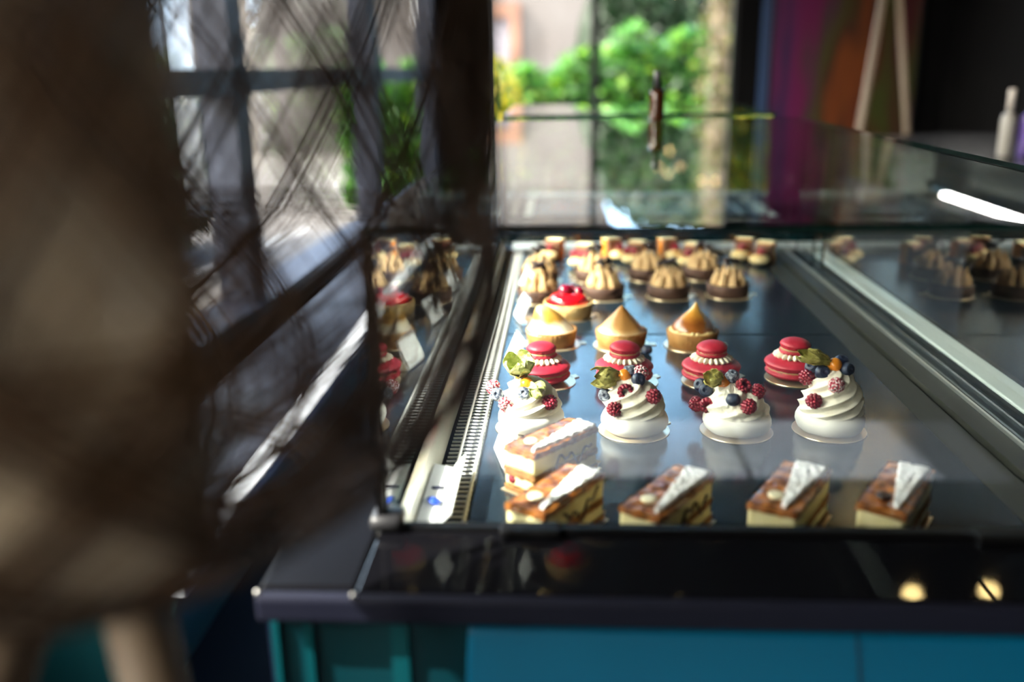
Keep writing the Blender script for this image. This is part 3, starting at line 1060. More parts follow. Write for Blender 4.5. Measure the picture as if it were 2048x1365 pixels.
pavlova(-0.041, 1.087, 0.066, 1, 'berry pavlova next to the wire grille, big pale green husks on top', 'pavlova next to the wire grille',
        lean=(-.006, 0), berries=[
            ('B', (-0.0415, 0.004, 0.0405), (-.3, -1, .4), 0), ('B', (-0.0065, -0.021, 0.051), (-.1, -1, .5), 1),
            ('R', (-0.046, 0.016, 0.0455), None, 1.0), ('R', (-0.0285, -0.019, 0.036), (-.4, -.8, .2), 2.0), ('r', (0.024, -0.021, 0.040), (.5, -.8, .1), 0.3),
            ('p', (-0.010, 0.004, 0.062), (-.15, -.25, 1), (True, 6, 0.034, 1.0, .7, 0.0145, 2 * PI)),
            ('p', (-0.004, -0.012, 0.060), (.8, -.5, -.25), (True, 3, 0.028, 0.7, .9, 0.0125, PI * 1.3))])
pavlova(0.088, 1.080, 0.068, 2, 'second berry pavlova from the grille, olive husk pointing left from its orange physalis', 'second pavlova from the grille',
        lean=(-.004, .003), berries=[
            ('B', (-0.006, 0.008, 0.0725), (-.1, .2, 1), 0), ('b', (0.0035, -0.006, 0.0665), (.3, -1, .35), 1), ('B', (-0.036, 0.004, 0.043), (-.2, -1, .2), .5),
            ('h', (-0.0125, -0.0190, 0.0555), (.15, -1, .25), 1.0), ('r', (0.0205, -0.0195, 0.0505), (.35, -.8, -.3), .2), ('r', (-0.0255, -0.0255, 0.0365), (-.1, -.8, -.45), .3),
            ('R', (0.007, 0.004, 0.071), (0, -.2, 1), 1.1),
            ('p', (-0.0125, 0.004, 0.0685), (-1, -.12, -.06), (False, 6, 0.041, 0.55, .6, 0.0115, 2 * PI))])
pavlova(0.214, 1.080, 0.060, 3, 'lowest berry pavlova, lopsided cream with an oval blueberry in front', 'lowest pavlova',
        lean=(-.008, .004), messy=0.5, nr=6, berries=[
            ('B', (-0.0075, 0.006, 0.0665), (.1, -.3, 1), 0), ('b', (-0.0375, 0.012, 0.0475), (-.3, -1, .3), 1), ('b', (-0.0105, -0.0245, 0.0475), (0, .2, 1), .5),
            ('b', (-0.043, 0.020, 0.051), (-.5, -.6, .4), 1.5),
            ('h', (-0.0365, 0.0, 0.0315), (-.2, -1, .3), .3), ('h', (0.0050, -0.0065, 0.0600), (.4, -.6, .8), 1.2), ('r', (0.0065, -0.0315, 0.0425), (.2, -.9, -.1), .4),
            ('r', (-0.047, 0.012, 0.029), (-1, -.4, 0), 1), ('r', (-0.020, 0.018, 0.0600), (0, 0, 1), 2), ('r', (0.0205, -0.0065, 0.052), (1, -.3, .2), 1.3),
            ('p', (-0.0170, 0.006, 0.0595), (-.75, -.35, .45), (False, 5, 0.026, 0.75, .5, 0.010, 2 * PI))])
pavlova(0.328, 1.084, 0.080, 4, 'tallest berry pavlova at the right end, twisted husk leaning left', 'tallest pavlova at the right end',
        berries=[
            ('b', (-0.0155, -0.006, 0.0755), (.2, -1, .35), 0), ('b', (0.0135, -0.003, 0.0785), (.5, -.8, .3), 1), ('b', (0.0090, 0.006, 0.0850), (.3, -.4, 1), .5),
            ('b', (-0.024, 0.010, 0.0765), (-.5, -.5, .6), .2),
            ('r', (-0.0305, 0.005, 0.0655), (-.3, -.9, .1), .4), ('R', (-0.0040, -0.0245, 0.0655), (.2, -1, .2), 1.2), ('r', (-0.0275, -0.0225, 0.0455), (-.1, -1, -.3), .3),
            ('p', (-0.0005, -0.002, 0.0840), (-1, -.05, .42), (False, 5, 0.050, 0.34, .4, 0.0085, 2 * PI))])

# ------------------------------------------------------------------ macarons
M_mac = mat('raspberry_macaron', (0.40, 0.012, 0.032), 0.5, col2=(0.47, 0.022, 0.048), scale=120, bump=0.05, bscale=300)
M_fill = mat('toffee_filling', (0.36, 0.19, 0.08), 0.45)
M_pearl = mat('ivory_cream', (0.85, 0.76, 0.60), 0.4)


def shell_mesh(name, r, h, flip, seed):
    """macaron shell: smooth dome with a crumbly foot"""
    mb = MB()
    dome = [(r * math.cos(t), h * .30 + h * .70 * math.sin(t)) for t in [PI / 2 * i / 12 for i in range(12)]] + [(0.0004, h)]
    foot = [(r * .90, 0.0), (r * .955, h * .06), (r * .975, h * .16), (r * .955, h * .25), (r * .985, h * .29)]
    prof = foot + dome
    q = random.Random(seed)

    def fn(a, rr, z, t):
        k = rr
        if z < h * .27:
            k += 0.0028 * (noise.noise(Vector((math.cos(a) * 14, math.sin(a) * 14, z * 700 + seed))) - .25) * (r / .04) ** .5
        zz = z if not flip else h - z
        return (k * math.cos(a), k * math.sin(a), zz)
    mb.lathe(prof, 72, fn=fn)
    if flip:
        mb.f = [tuple(reversed(f)) for f in mb.f]
    return mb.mesh(name, M_mac)


S_BL = shell_mesh('macaron_shell', 0.0405, 0.0160, True, 1)
S_BU = shell_mesh('macaron_shell', 0.0415, 0.0175, False, 2)
S_SL = shell_mesh('macaron_shell', 0.0222, 0.0090, True, 3)
S_SU = shell_mesh('macaron_shell', 0.0215, 0.0145, False, 4)
MBf = MB(); MBf.lathe([(0.034, 0), (0.0375, 0.0015), (0.0378, 0.004), (0.034, 0.0060)], 40); F_B = MBf.mesh('filling', M_fill)
MBf = MB(); MBf.lathe([(0.015, 0), (0.0205, 0.001), (0.0205, 0.0032), (0.015, 0.0045)], 32); F_S = MBf.mesh('filling', M_fill)
MBq = MB()
for k in range(20):
    a = 2 * PI * k / 20
    ca, sa = math.cos(a), math.sin(a)
    rot = Matrix.Rotation(a, 3, 'Z')

    def drop(v):
        # teardrop pointing outwards
        s = v.x / 0.0080
        f = 1.0 - 0.55 * max(0, s)
        return Vector((v.x * 1.0, v.y * f, v.z * f))
    MBq.ball((0.0225 * ca, 0.0225 * sa, 0.0035), (0.0080, 0.0038, 0.0052), 10, 8, fn=drop, rot=rot)
PEARLS = MBq.mesh('cream_ring', M_pearl)


def macaron(x, y, label, who, tilt=0.0):
    o = thing('macaron_tower', label, 'macaron', (x, y, ZB), rnd.uniform(0, 6), 'red double macarons')
    board(x + 0.004, y + 0.0, 0.0445, who, tab=0.5)
    obj('macaron_shell', S_BL, o)
    obj('filling', F_B, o, loc=(0, 0, 0.0125))
    obj('macaron_shell', S_BU, o, loc=(tilt, 0.001, 0.0170))
    obj('cream_ring', PEARLS, o, loc=(tilt, 0.001, 0.0305))
    obj('macaron_shell', S_SL, o, loc=(tilt * 1.5, 0.001, 0.0350), rot=(0.03, -.04, 0))
    obj('filling', F_S, o, loc=(tilt * 1.5, 0.001, 0.0415))
    obj('macaron_shell', S_SU, o, loc=(tilt * 1.5, 0.001, 0.0445), rot=(0.02, 0.05, 0))
    return o


macaron(-0.030, 1.262, 'double raspberry macaron tower nearest the wire grille, behind the green husks', 'macaron tower nearest the grille')
macaron(0.088, 1.264, 'second double raspberry macaron tower from the grille', 'second macaron tower from the grille')
macaron(0.210, 1.268, 'third double raspberry macaron tower from the grille, upright behind the lowest pavlova', 'third macaron tower from the grille')
macaron(0.331, 1.282, 'double raspberry macaron tower at the right end behind the tallest pavlova', 'macaron tower at the right end')

# ------------------------------------------------------------------ tart shells
M_crust = mat('baked_crust', (0.36, 0.15, 0.036), 0.7, col2=(0.48, 0.24, 0.07), scale=60, bump=0.4, bscale=260)
M_choccrust = mat('chocolate_crust', (0.060, 0.026, 0.017), 0.6, col2=(0.12, 0.055, 0.035), scale=70, bump=0.4, bscale=240)


def tart_shell(name, r0, r1, h, m, wob=0.0, flutes=0, depth=0.006):
    mb = MB()

    def fn(a, r, z, t):
        k = r * (1 + wob * noise.noise(Vector((math.cos(a) * 2.5, math.sin(a) * 2.5, z * 120))))
        if flutes and r > r0 * .9:
            k += 0.0007 * math.cos(flutes * a)
        zz = z + (wob * 0.02 * noise.noise(Vector((math.cos(a) * 4, math.sin(a) * 4, 3))) if z > h * .8 else 0)
        return (k * math.cos(a), k * math.sin(a), zz)
    mb.lathe([(r0 * .97, 0), (r0, 0.001), (r0 + (r1 - r0) * .5, h * .5), (r1, h * .96), (r1 - .001, h), (r1 - 0.003, h), (r1 - 0.0038, h - .001), (r1 - 0.004, h - depth), (0.001, h - depth)], 96, fn=fn)
    return mb.mesh(name, m)


SH_MER = tart_shell('tart_shell', 0.0375, 0.0415, 0.0255, M_crust, 0.012, 60)
M_tm = [ramp_z('toasted_meringue_a', [(0.0, (0.86, 0.80, 0.68)), (0.30, (0.84, 0.74, 0.52)), (0.52, (0.50, 0.24, 0.035)), (0.75, (0.58, 0.32, 0.06)), (1.0, (0.80, 0.60, 0.28))], 0.022, 0.066, 0.35, 50, 0.16),
        ramp_z('toasted_meringue_b', [(0.0, (0.85, 0.76, 0.6)), (0.13, (0.66, 0.42, 0.20)), (0.25, (0.50, 0.25, 0.075)), (0.6, (0.46, 0.215, 0.06)), (1.0, (0.36, 0.15, 0.03))], 0.022, 0.066, 0.4, 40, 0.10),
        ramp_z('toasted_meringue_c', [(0.0, (0.84, 0.70, 0.42)), (0.12, (0.34, 0.11, 0.018)), (0.42, (0.26, 0.075, 0.012)), (0.65, (0.52, 0.22, 0.03)), (1.0, (0.62, 0.33, 0.07))], 0.022, 0.068, 0.25, 55, 0.16, coat=0.4)]


def meringue_tart(x, y, kind, label, who):
    o = thing('meringue_tart', label, 'tart', (x, y, ZB), 0, 'lemon meringue tarts')
    board(x + .001, y, 0.0465, who, tab=0.1)
    obj('tart_shell', SH_MER, o)
    mb = MB()
    n_ = 30
    if kind == 0:
        prof = [(0.0375 * (1 - t) ** .62 * (1 - .12 * math.sin(PI * t)) + .0035 * (1 - t ** 6), 0.0215 + 0.0435 * t) for t in [i / n_ for i in range(n_)]]
        bend = (-0.017, 0.0)
    elif kind == 1:
        prof = [(0.0385 * (1 - t) ** 0.95 + .002 * (1 - t), 0.0215 + 0.045 * t) for t in [i / n_ for i in range(n_)]]
        bend = (0.0, 0.0)
    else:
        prof = [(0.033 * ((1 - t) ** 1.15 + .30 * math.sin(PI * min(1, t * 1.25)) * (1 - t)) + .001, 0.0215 + 0.050 * t) for t in [i / n_ for i in range(n_)]]
        bend = (0.004, 0.0)
    prof.append((0.0006, prof[-1][1] + .0010))

    def fn(a, r, z, t):
        k = r * (1 + 0.05 * noise.noise(Vector((math.cos(a) * 1.6 + kind * 5, math.sin(a) * 1.6, z * 30))) + (.012 * math.cos(8 * a) if kind == 1 else 0))
        return (k * math.cos(a) + bend[0] * t ** 1.7, k * math.sin(a) + bend[1] * t * t, z)
    mb.lathe(prof, 72, fn=fn)
    obj('meringue', mb.mesh('meringue', M_tm[kind]), o)
    if kind == 2:
        mb = MB()
        for k in range(26):
            a = PI * .9 + k * .11
            mb.ball((0.0335 * math.cos(a), 0.0335 * math.sin(a), 0.0245 + rnd.uniform(-.001, .002)), (0.004, 0.004, 0.003), 8, 6)
        obj('lemon_cream', mb.mesh('lemon_cream', mat('lemon_cream', (0.85, 0.68, 0.32), 0.4)), o)
    return o


meringue_tart(-0.019, 1.452, 0, 'lemon meringue tart with white base and bent tip, nearest the wire grille', 'meringue tart with the bent tip')
meringue_tart(0.094, 1.445, 1, 'lemon meringue tart with an evenly browned broad cone', 'meringue tart with the broad cone')
meringue_tart(0.208, 1.445, 2, 'lemon meringue tart with a tall glossy caramel brown peak', 'meringue tart with the tall glossy peak')

# loose blueberry beside the second macaron and dark one behind the tart: lone berries
tag(obj('blueberry', BLUE, loc=(0.131, 1.395, ZD + 0.0075)), 'single loose blueberry on the deck behind the second macaron tower', 'berry')

# red berry tart
o = thing('berry_tart', 'glossy red glazed berry tart in a golden crust, only one of its kind', 'tart', (0.010, 1.628, ZB))
SH_RED = tart_shell('tart_shell', 0.041, 0.0455, 0.027, mat('golden_crust', (0.62, 0.36, 0.11), 0.7, col2=(0.78, 0.55, 0.25), scale=50, bump=0.4, bscale=200), 0.02, 0)
obj('tart_shell', SH_RED, o)
M_glaze = mat('red_glaze', (0.62, 0.005, 0.012), 0.12, coat=0.8)
mb = MB(); mb.lathe([(0.036, 0.022), (0.0352, 0.030), (0.033, 0.036), (0.026, 0.041), (0.016, 0.043), (0.0005, 0.0435)], 48)
obj('glaze', mb.mesh('glaze', M_glaze), o)
M_cherry = mat('dark_cherry', (0.20, 0.004, 0.022), 0.15, coat=0.6)
for p, r in (((-.006, -.004, .048), .0125), ((.018, .004, .044), .010), ((.004, .016, .045), .010)):
    mb = MB(); mb.ball(p, (r, r, r * .85), 18, 12)
    obj('berry', mb.mesh('berry', M_cherry), o, label='dark red glazed berry')
board(0.010, 1.628, 0.046, 'red berry tart', tab=0.2)

# ------------------------------------------------------------------ chocolate tarts
SH_CH = tart_shell('tart_shell', 0.0395, 0.0425, 0.0245, M_choccrust, 0.012, 0)
M_prali = mat('praline_cream', (0.58, 0.36, 0.16), 0.5, col2=(0.68, 0.46, 0.23), scale=80)
M_choc = mat('dark_chocolate', (0.022, 0.009, 0.007), 0.35)


def kiss_mesh(seed):
    mb = MB()
    prof = [(0.0050, 0), (0.0080, 0.002), (0.0090, 0.006), (0.0078, 0.013), (0.0050, 0.021), (0.0020, 0.030), (0.0003, 0.0360)]
    # denser profile
    pr = []
    for (r0, z0), (r1, z1) in zip(prof[:-1], prof[1:]):
        for k in range(3):
            t = k / 3
            pr.append((r0 + (r1 - r0) * t, z0 + (z1 - z0) * t))
    pr.append(prof[-1])
    mb.lathe(pr, 54, fn=lambda a, r, z, t: ((lambda k: (k * math.cos(a), k * math.sin(a), z))(r * (1 + .15 * math.cos(8 * (a + z * 12)))))) 
    return mb.mesh('cream_peak', M_prali)


KISS = kiss_mesh(1)


def shard_mesh(seed):
    q = random.Random(seed)
    mb = MB()
    n_ = 8
    L, W = q.uniform(.014, .022), q.uniform(.006, .010)
    vs = []
    for i in range(n_ + 1):
        t = i / n_
        ang = (t - .5) * q.uniform(1.3, 1.7)
        x, z = L * math.sin(ang) * .8, L * .5 * math.cos(ang)
        for yy in (-W / 2, W / 2):
            vs.append((x, yy, z)); vs.append((x * .9, yy, z * .86))
    fs = []
    for i in range(n_):
        a, c = i * 4, (i + 1) * 4
        fs += [(a, c, c + 2, a + 2), (a + 1, a + 3, c + 3, c + 1), (a, a + 1, c + 1, c), (a + 2, c + 2, c + 3, a + 3)]
    fs += [(0, 2, 3, 1), (n_ * 4, n_ * 4 + 1, n_ * 4 + 3, n_ * 4 + 2)]
    mb.add(vs, fs)
    return mb.mesh('chocolate_shard', M_choc)


SHARD = [shard_mesh(s) for s in (11, 12, 13)]


def choc_tart(x, y, seed, label, who, tabs=0.15, big=None):
    q = random.Random(seed)
    o = thing('chocolate_tart', label, 'tart', (x, y, ZB), 0, 'chocolate tarts with piped praline cream')
    board(x + .002, y, 0.0455, who, tab=tabs)
    obj('tart_shell', SH_CH, o)
    n_ = 8
    for k in range(n_):
        a = 2 * PI * k / n_ + seed
        rr = 0.0262
        obj('cream_peak', KISS, o, loc=(rr * math.cos(a), rr * math.sin(a), 0.0185),
            rot=face_dir((-.10 * math.cos(a), -.10 * math.sin(a), 1), q.uniform(0, 6)), scale=(1, 1, q.uniform(.9, 1.05)))
    for k in range(4):
        a = 2 * PI * k / 4 + seed * 1.7
        rr = 0.0100
        obj('cream_peak', KISS, o, loc=(rr * math.cos(a), rr * math.sin(a), 0.0315), rot=(0, 0, q.uniform(0, 6)), scale=(.85, .85, q.uniform(.75, .9)))
    for k in range(6):
        a = 2 * PI * k / 6 + q.uniform(-.4, .4)
        rr = q.uniform(0.005, 0.015)
        obj('chocolate_shard', SHARD[k % 3], o, loc=(rr * math.cos(a), rr * math.sin(a), q.uniform(.059, .065)),
            rot=(q.uniform(-.7, .7), q.uniform(-.7, .7), q.uniform(0, 6)), scale=q.uniform(1.0, 1.35))
    if big:
        mb = MB(); mb.box(-.030, .030, -.007, .007, -.0011, .0011)
        obj('chocolate_stick', mb.mesh('chocolate_stick', M_choc, False), o, loc=(0.016, 0.006, 0.058), rot=(0.3, 0.42, -0.25))
    return o


FRONT = 'chocolate tart with praline peaks, front row, '
BACK = 'chocolate tart with praline peaks, back row, '
for i, (x, y, lab, who) in enumerate([
        (-0.047, 1.748, FRONT + 'nearest the wire grille', 'front chocolate tart nearest the grille'),
        (0.079, 1.772, FRONT + 'behind the red berry tart on its right', 'second chocolate tart of the front row'),
        (0.206, 1.778, FRONT + 'third from the wire grille', 'third chocolate tart of the front row'),
        (0.322, 1.786, FRONT + 'at the right end', 'chocolate tart at the right end of the front row')]):
    choc_tart(x, y, 31 + i, lab, who)
for i, (x, y, lab, who) in enumerate([
        (-0.050, 1.915, BACK + 'nearest the wire grille', 'back chocolate tart nearest the grille'),
        (0.066, 1.925, BACK + 'second from the wire grille', 'second chocolate tart of the back row'),
        (0.180, 1.938, BACK + 'third from the wire grille', 'third chocolate tart of the back row'),
        (0.297, 1.945, BACK + 'carrying a long dark chocolate stick', 'back chocolate tart with the stick')]):
    choc_tart(x, y, 41 + i, lab, who, tabs=3.4, big=(i == 3))

# ------------------------------------------------------------------ far mousse cakes with choux puffs
M_choux = mat('choux_pastry', (0.62, 0.40, 0.14), 0.6, col2=(0.85, 0.72, 0.42), scale=50, bump=0.4, bscale=90)
M_orange = mat('orange_jelly', (0.75, 0.24, 0.02), 0.25, coat=0.4)
M_mousse = mat('milk_chocolate_mousse', (0.18, 0.075, 0.04), 0.45)
M_vanilla = mat('vanilla_top', (0.80, 0.66, 0.34), 0.5, col2=(0.88, 0.78, 0.5), scale=70)
MBx = MB(); MBx.ball((0, 0, 0.0128), (0.023, 0.021, 0.012), 24, 14, fn=lambda v: v * (1 + .05 * noise.noise(v * 120))); ME_choux = MBx.mesh('choux_puff', M_choux)
MBx = MB(); MBx.box(-.018, .018, .016, .030, 0, .043); ME_mou = MBx.mesh('mousse_block', M_mousse, False)
MBx = MB(); MBx.box(-.019, .019, .0302, .052, 0, .045); ME_or = MBx.mesh('jelly_block', M_orange, False)
MBx = MB(); MBx.box(-.019, .019, .028, .052, .0452, .049); ME_van = MBx.mesh('vanilla_layer', M_vanilla, False)


def petit(x, y, rz, label, nb=1):
    o = thing('mousse_cake', label, 'cake', (x, y, ZD + .0006), rz, 'small mousse cakes with choux at the far end')
    obj('choux_puff', ME_choux, o)
    obj('mousse_block', ME_mou, o, bevel=.002); obj('jelly_block', ME_or, o, bevel=.002); obj('vanilla_layer', ME_van, o, bevel=.0015)
    for k in range(nb):
        obj('raspberry', RASP[k % 2], o, loc=(-.011 + .016 * k if nb > 1 else 0.002, 0.004 - .004 * k, 0.0285), rot=(PI + .5, 0, k))


petit(0.034, 2.050, -0.45, 'mousse cake with three raspberries on its choux puff, nearest front left', 3)
petit(0.156, 2.085, -0.40, 'mousse cake with two raspberries behind the second chocolate tart', 2)
petit(0.276, 2.055, -0.50, 'mousse cake behind the chocolate tart with the stick', 1)
petit(0.440, 2.070, -0.55, 'mousse cake nearest the door tracks, front of the right pair', 1)
petit(-0.035, 2.125, -0.45, 'mousse cake in the far left corner by the wire grille', 1)
petit(0.130, 2.128, 0.45, 'mousse cake in the last row with orange side facing the grille', 1)
petit(0.258, 2.125, 0.40, 'mousse cake in the last row, third from the wire grille', 1)
petit(0.408, 2.125, -0.40, 'mousse cake in the last row near the door tracks', 1)

# ------------------------------------------------------------------ millefeuille slices
M_puff = mat('puff_pastry', (0.20, 0.07, 0.016), 0.7, col2=(0.46, 0.21, 0.055), scale=110, stretch=(1, 1, 6), bump=0.8, bscale=200)
M_pufftop = mat('caramelised_puff', (0.10, 0.022, 0.005), 0.3, col2=(0.46, 0.16, 0.03), scale=85, bump=0.9, bscale=130, coat=0.4)
M_custard = mat('custard_cream', (0.78, 0.66, 0.33), 0.5, col2=(0.84, 0.74, 0.45), scale=60, bump=0.15, bscale=120)
M_sugar = mat('icing_sugar', (0.88, 0.87, 0.88), 0.9, col2=(0.76, 0.72, 0.72), scale=120, bump=0.8, bscale=260)
M_wchoc = mat('white_chocolate', (0.78, 0.70, 0.48), 0.35)
M_sauce = mat('berry_sauce', (0.05, 0.008, 0.02), 0.3)


def slab(w, l, z0, z1, amp, seed, nx=12, ny=26, over=0.0):
    """rough-edged slab, width along x (0..w), length along y (0..l)"""
    mb = MB()
    loop = []
    for i in range(nx):
        loop.append((w * i / nx, 0.0))
    for j in range(ny):
        loop.append((w, l * j / ny))
    for i in range(nx):
        loop.append((w * (1 - i / nx), l))
    for j in range(ny):
        loop.append((0.0, l * (1 - j / ny)))
    nz = 4
    N = len(loop)
    vs, fs = [], []
    for k in range(nz + 1):
        z = z0 + (z1 - z0) * k / nz
        for (x, y) in loop:
            dx, dy = x - w / 2, y - l / 2
            L = math.hypot(dx / w, dy / l) or 1
            f = amp * noise.noise(Vector((x * 160 + seed, y * 160, z * 260)))
            nxn, nyn = (dx / w) / L, (dy / l) / L
            zz = z + (amp * .6 * noise.noise(Vector((x * 90, y * 90 + seed, 7 + k * 9))) if k in (0, nz) else 0)
            vs.append((x + nxn * (f + over), y + nyn * (f + over), zz))
    for k in range(nz):
        for i in range(N):
            i2 = (i + 1) % N
            fs.append((k * N + i, k * N + i2, (k + 1) * N + i2, (k + 1) * N + i))
    fs.append(tuple(range(N - 1, -1, -1)))
    mb.add(vs, fs)
    # bumpy top as a grid
    base = len(mb.v)
    gx, gy = 14, 34
    gv = []
    for j in range(gy + 1):
        for i in range(gx + 1):
            x, y = w * i / gx, l * j / gy
            edge = min(i, gx - i, j, gy - j) == 0
            z = z1 + (-0.0006 if edge else amp * 1.0 * noise.noise(Vector((x * 110 + seed, y * 110, 2))))
            gv.append((x, y, z))
    gf = [(j * (gx + 1) + i, j * (gx + 1) + i + 1, (j + 1) * (gx + 1) + i + 1, (j + 1) * (gx + 1) + i) for j in range(gy) for i in range(gx)]
    mb.add(gv, gf)
    return mb


def millefeuille(cx, cy, ang, w, l, label, who, seed, disc='white', sauce=True, z=None, stripe=(0.80, 0.34, 1.0), card=True):
    """ang: direction of the long axis (from the near end to the far end), measured from +X"""
    zz = ZB if z is None else z
    rz = ang - PI / 2
    ux, uy = math.cos(rz), math.sin(rz)
    vx, vy = -uy, ux
    ox, oy = cx - ux * w / 2 - vx * l / 2, cy - uy * w / 2 - vy * l / 2
    o = thing('millefeuille', label, 'cake slice', (ox, oy, zz), rz, 'millefeuille slices')
    if card:
        c = MB()
        c.box(-.003, w + .004, -.004, l + .004, 0, .0011)
        c.hexa([(w * .55, l + .003, 0), (w * .95, l + .003, 0), (w * .9, l + .013, .003), (w * .6, l + .013, .003),
                (w * .55, l + .003, .0011), (w * .95, l + .003, .0011), (w * .9, l + .013, .0041), (w * .6, l + .013, .0041)])
        tag(obj('cake_board', c.mesh('cake_board', M_gold, False), loc=(ox, oy, ZD + .0002), rot=(0, 0, rz)),
            'rectangular gold card under the ' + who, 'cake board', 'gold cards under the millefeuille slices')
    obj('puff_layer', slab(w, l, 0, .0058, .0014, seed, over=.001).mesh('puff_layer', M_puff), o)
    obj('custard_layer', slab(w, l, .0058, .0178, .0007, seed + 1, over=-.0008).mesh('custard_layer', M_custard), o)
    obj('puff_layer', slab(w, l, .0178, .0252, .0018, seed + 2, over=.0008).mesh('puff_layer', M_puff), o)
    obj('custard_layer', slab(w, l, .0252, .0440, .0006, seed + 3, over=-.0006).mesh('custard_layer', M_custard), o)
    obj('top_crust', slab(w, l, .0435, .0500, .0026, seed + 4, over=.0012).mesh('top_crust', M_pufftop), o, label='caramelised top crust')
    # wedge of icing sugar: narrow at the near end, broad at the far end
    mb = MB()
    ny, nx = 60, 18
    u0, ua, ub = stripe
    vs = []
    q = random.Random(seed)
    for j in range(ny + 1):
        t = j / ny
        v = l * (0.05 + .95 * t)
        le = u0 + (ua - u0) * t ** .9 + .03 * noise.noise(Vector((t * 14, seed, 0))) + .02 * noise.noise(Vector((t * 40, seed, 3)))
        re = min(1.0, u0 + .10 + (ub - u0 - .10) * min(1, t * 1.2)) - .025 + .03 * noise.noise(Vector((t * 14, seed + 9, 0)))
        for i in range(nx + 1):
            s = i / nx
            x = w * (le + (re - le) * s)
            edge = s in (0, 1) or j in (0, ny)
            zt = .0497 if edge else .0535 + .0020 * noise.noise(Vector((x * 240, v * 240, seed))) + .0006 * noise.noise(Vector((x * 600, v * 600, seed)))
            vs.append((x, v, zt))
    fs = [(j * (nx + 1) + i, j * (nx + 1) + i + 1, (j + 1) * (nx + 1) + i + 1, (j + 1) * (nx + 1) + i) for j in range(ny) for i in range(nx)]
    mb.add(vs, fs)
    obj('icing_sugar', mb.mesh('icing_sugar', M_sugar), o, label='wedge of white icing sugar')
    if disc:
        mb = MB()
        mb.lathe([(0.0062, 0), (0.0074, .0012), (0.0074, .0026), (0.0064, .0036), (0.003, .0032), (0.0005, .0030)], 24)
        obj('chocolate_button', mb.mesh('chocolate_button', M_wchoc if disc == 'white' else M_choc), o, loc=(w * .40, l * .22, .0496),
            label='white chocolate button' if disc == 'white' else 'dark chocolate button')
    # berries and sauce in the long right side
    for yy, z_, k in ((.20, .013, 0), (.46, .012, 1), (.78, .030, 0), (.9, .012, 1)):
        obj('raspberry', RASP[k], o, loc=(w - .006, l * yy, z_), rot=(0, PI / 2, 0), scale=(.85, .85, .75))
    obj('raspberry', RASP[1], o, loc=(w * .22, .0055, .013), rot=(-PI / 2, 0, 0), scale=(.7, .7, .7))
    if sauce:
        pts = [(w + .0006, l * (.30 + .6 * t), .026 + .007 * math.sin(t * 8 + seed) + .005 * math.sin(t * 19 + 2 * seed) + .005 * t) for t in [i / 40 for i in range(41)]]
        mb = MB(); mb.tube(pts, .0012, 6)
        obj('sauce', mb.mesh('sauce', M_sauce), o, label='dark berry sauce drizzle')
    return o


A57 = R(57.5)
millefeuille(-0.006, 0.805, R(57.5), .042, .105, 'front millefeuille slice closest to the wire grille', 'front millefeuille closest to the grille', 51, 'white')
millefeuille(-0.012, 0.935, R(50), .042, .105, 'millefeuille slice behind the front one beside the wire grille', 'millefeuille behind the front one', 56, 'white')
millefeuille(0.099, 0.803, R(57), .041, .110, 'second millefeuille slice of the front row with white chocolate button', 'second front millefeuille', 61, 'white', stripe=(.78, .30, 1.0))
millefeuille(0.216, 0.815, R(60), .045, .110, 'third millefeuille slice of the front row with cream coloured button', 'third front millefeuille', 66, 'white', sauce=False, stripe=(.66, .22, .98))
millefeuille(0.3145, 0.815, R(58), .042, .110, 'rightmost millefeuille slice, dark chocolate button on top', 'rightmost millefeuille', 71, 'dark', sauce=False, stripe=(.72, .22, .96))

# ------------------------------------------------------------------ clear card holders along the grille
G_acryl = glass_mat('acrylic', (0.93, 0.94, 0.97), 1.49, 0.05, haze=0.22)
for x, y, h_, lab in ((-0.060, 0.985, .055, 'clear acrylic price holder beside the rear millefeuille and the wire grille'),
                      (-0.068, 1.345, .045, 'clear acrylic price holder between the macarons and the meringue tarts'),
                      (-0.068, 1.60, .045, 'clear acrylic price holder left of the red berry tart'),
                      (-0.070, 1.83, .042, 'clear acrylic price holder beside the chocolate tarts at the grille')):
    o = thing('price_holder', lab, 'price holder', (x, y, ZD + .0003), R(14), 'clear price holders')
    mb = MB()
    mb.hexa([(-.014, -.035, 0), (-.0128, -.035, 0), (-.0128, .035, 0), (-.014, .035, 0), (0.004, -.035, h_), (0.0052, -.035, h_), (0.0052, .035, h_), (0.004, .035, h_)])
    obj('back_sheet', mb.mesh('back_sheet', G_acryl, False), o)
    mb = MB(); mb.box(-.0125, .022, -.035, .035, 0, .0012)
    obj('base_sheet', mb.mesh('base_sheet', G_acryl, False), o)
    mb = MB()
    mb.hexa([(-.0152, -.030, .004), (-.0148, -.030, .004), (-.0148, .030, .004), (-.0152, .030, .004),
             (0.0020, -.030, h_ - .003), (0.0024, -.030, h_ - .003), (0.0024, .030, h_ - .003), (0.0020, .030, h_ - .003)])
    obj('price_card', mb.mesh('price_card', M_whitep, False), o, label='white card')

# bottle on the far end of the top glass
bottle('pump_bottle', 'dark amber bottle with black cap standing on the far end of the glass case', (0.210, 2.165, 1.2362), 0.108, 0.0165, M_amber, M_black_plastic, 0.38, shoulder=.62)

# ------------------------------------------------------------------ woven lampshade in the foreground
M_rattan = mat('brown_rattan', (0.050, 0.024, 0.010), 0.7, spec=0.2, col2=(0.085, 0.043, 0.020), scale=60)
M_rattan2 = mat('tan_rattan', (0.42, 0.325, 0.225), 0.8, spec=0.2, col2=(0.52, 0.43, 0.32), scale=50)
CX, CY = -0.24, 0.42
SR, SZC, SZB, SZT = 0.21, 1.26, 1.12, 1.78
sl = thing('floor_lamp', 'large woven rattan lampshade on wooden legs close in the left foreground', 'lamp', (CX, CY, 0))


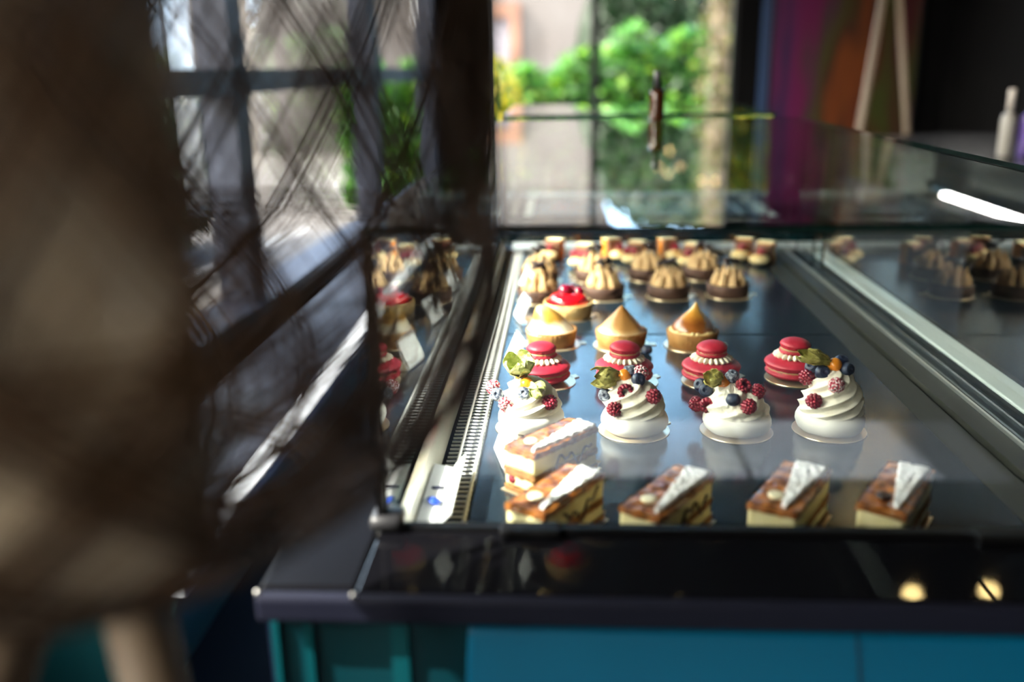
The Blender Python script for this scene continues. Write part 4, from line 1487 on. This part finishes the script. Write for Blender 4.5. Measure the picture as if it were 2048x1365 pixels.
def sprof(s):
    """arc position s (0 top .. 1 bottom) -> radius, height"""
    if s < .62:
        z = SZT + (SZC - SZT) * s / .62
        return SR * (1 - .03 * ((z - SZC) / .4) ** 2), z
    t = (s - .62) / .38 * PI / 2 * .93
    return SR * math.cos(t), SZC - (SZC - SZB) * math.sin(t)


def strand(mb, phi0, turn, s0, s1, r, n_=44, off=0.0, sides=4, mi=0):
    pts = []
    for i in range(n_ + 1):
        s = s0 + (s1 - s0) * i / n_
        rr, z = sprof(s)
        ph = phi0 + turn * (s - s0)
        pts.append(((rr + off) * math.cos(ph), (rr + off) * math.sin(ph), z))
    mb.tube(pts, r, sides, mi)


q = random.Random(5)
mb = MB()
groups = 15
for fam in (1, -1):
    for g_ in range(groups):
        a0 = 2 * PI * g_ / groups + fam * .1
        for k in range(6):
            strand(mb, a0 + (k - 2.5) * .030 + q.uniform(-.004, .004), fam * (2.7 + q.uniform(-.05, .05)), 0.0, 1.0, q.uniform(.0008, .0013), off=fam * .001)
    for k in range(84):
        strand(mb, 2 * PI * k / 64 + q.uniform(-.02, .02), fam * (2.7 + q.uniform(-.3, .3)), 0.0, 1.0, .00055, off=-fam * .001, sides=3)
for s in (.60, .608, .616, .86, .868, .876, .884):
    rr, z = sprof(s)
    mb.tube([(rr * math.cos(a), rr * math.sin(a), z) for a in [2 * PI * k / 72 for k in range(73)]], .0016, 5)
obj('open_weave', mb.mesh('open_weave', M_rattan), sl, label='open diamond weave of brown strands')
mb = MB()
for s in (.955, .965, .975, .985, .995):
    rr, z = sprof(s)
    mb.tube([(rr * math.cos(a), rr * math.sin(a), z) for a in [2 * PI * k / 60 for k in range(61)]], .0035, 6)
obj('bottom_rim', mb.mesh('bottom_rim', M_rattan), sl)
mb = MB()
A0, A1 = R(-215), R(-50)
nst = 190
for k in range(nst):
    a = A0 + (A1 - A0) * k / (nst - 1)
    strand(mb, a, 0.0, 0.0, 0.93, .0016, n_=22, off=-.006)
for k in range(120):
    s = .02 + .92 * k / 119
    rr, z = sprof(s)
    mb.tube([((rr - .0045) * math.cos(a), (rr - .0045) * math.sin(a), z) for a in [A0 + (A1 - A0) * i / 40 for i in range(41)]], .0018, 4)
obj('dense_weave', mb.mesh('dense_weave', M_rattan2), sl, label='dense tan weave panel')
mb = MB(); mb.lathe([(0.03, 1.118), (0.045, 1.122), (0.045, 1.135), (0.02, 1.14)], 24, c=(0, 0, 0))
obj('hub', mb.mesh('hub', M_palewood), sl)
M_leg = mat('light_wood_leg', (0.15, 0.105, 0.07), 0.6, col2=(0.20, 0.145, 0.10), scale=10, stretch=(8, 8, 1))
for x0, y0, x1, y1 in ((0.014, -0.009, 0.19, -0.12), (-0.02, -.02, -0.41, -0.49), (0.0, 0.025, -0.21, 0.58)):
    mb = MB(); mb.tube([(x0, y0, 1.125), (x1, y1, 0.0)], [0.017, 0.013], 12)
    obj('leg', mb.mesh('leg', M_leg), sl)
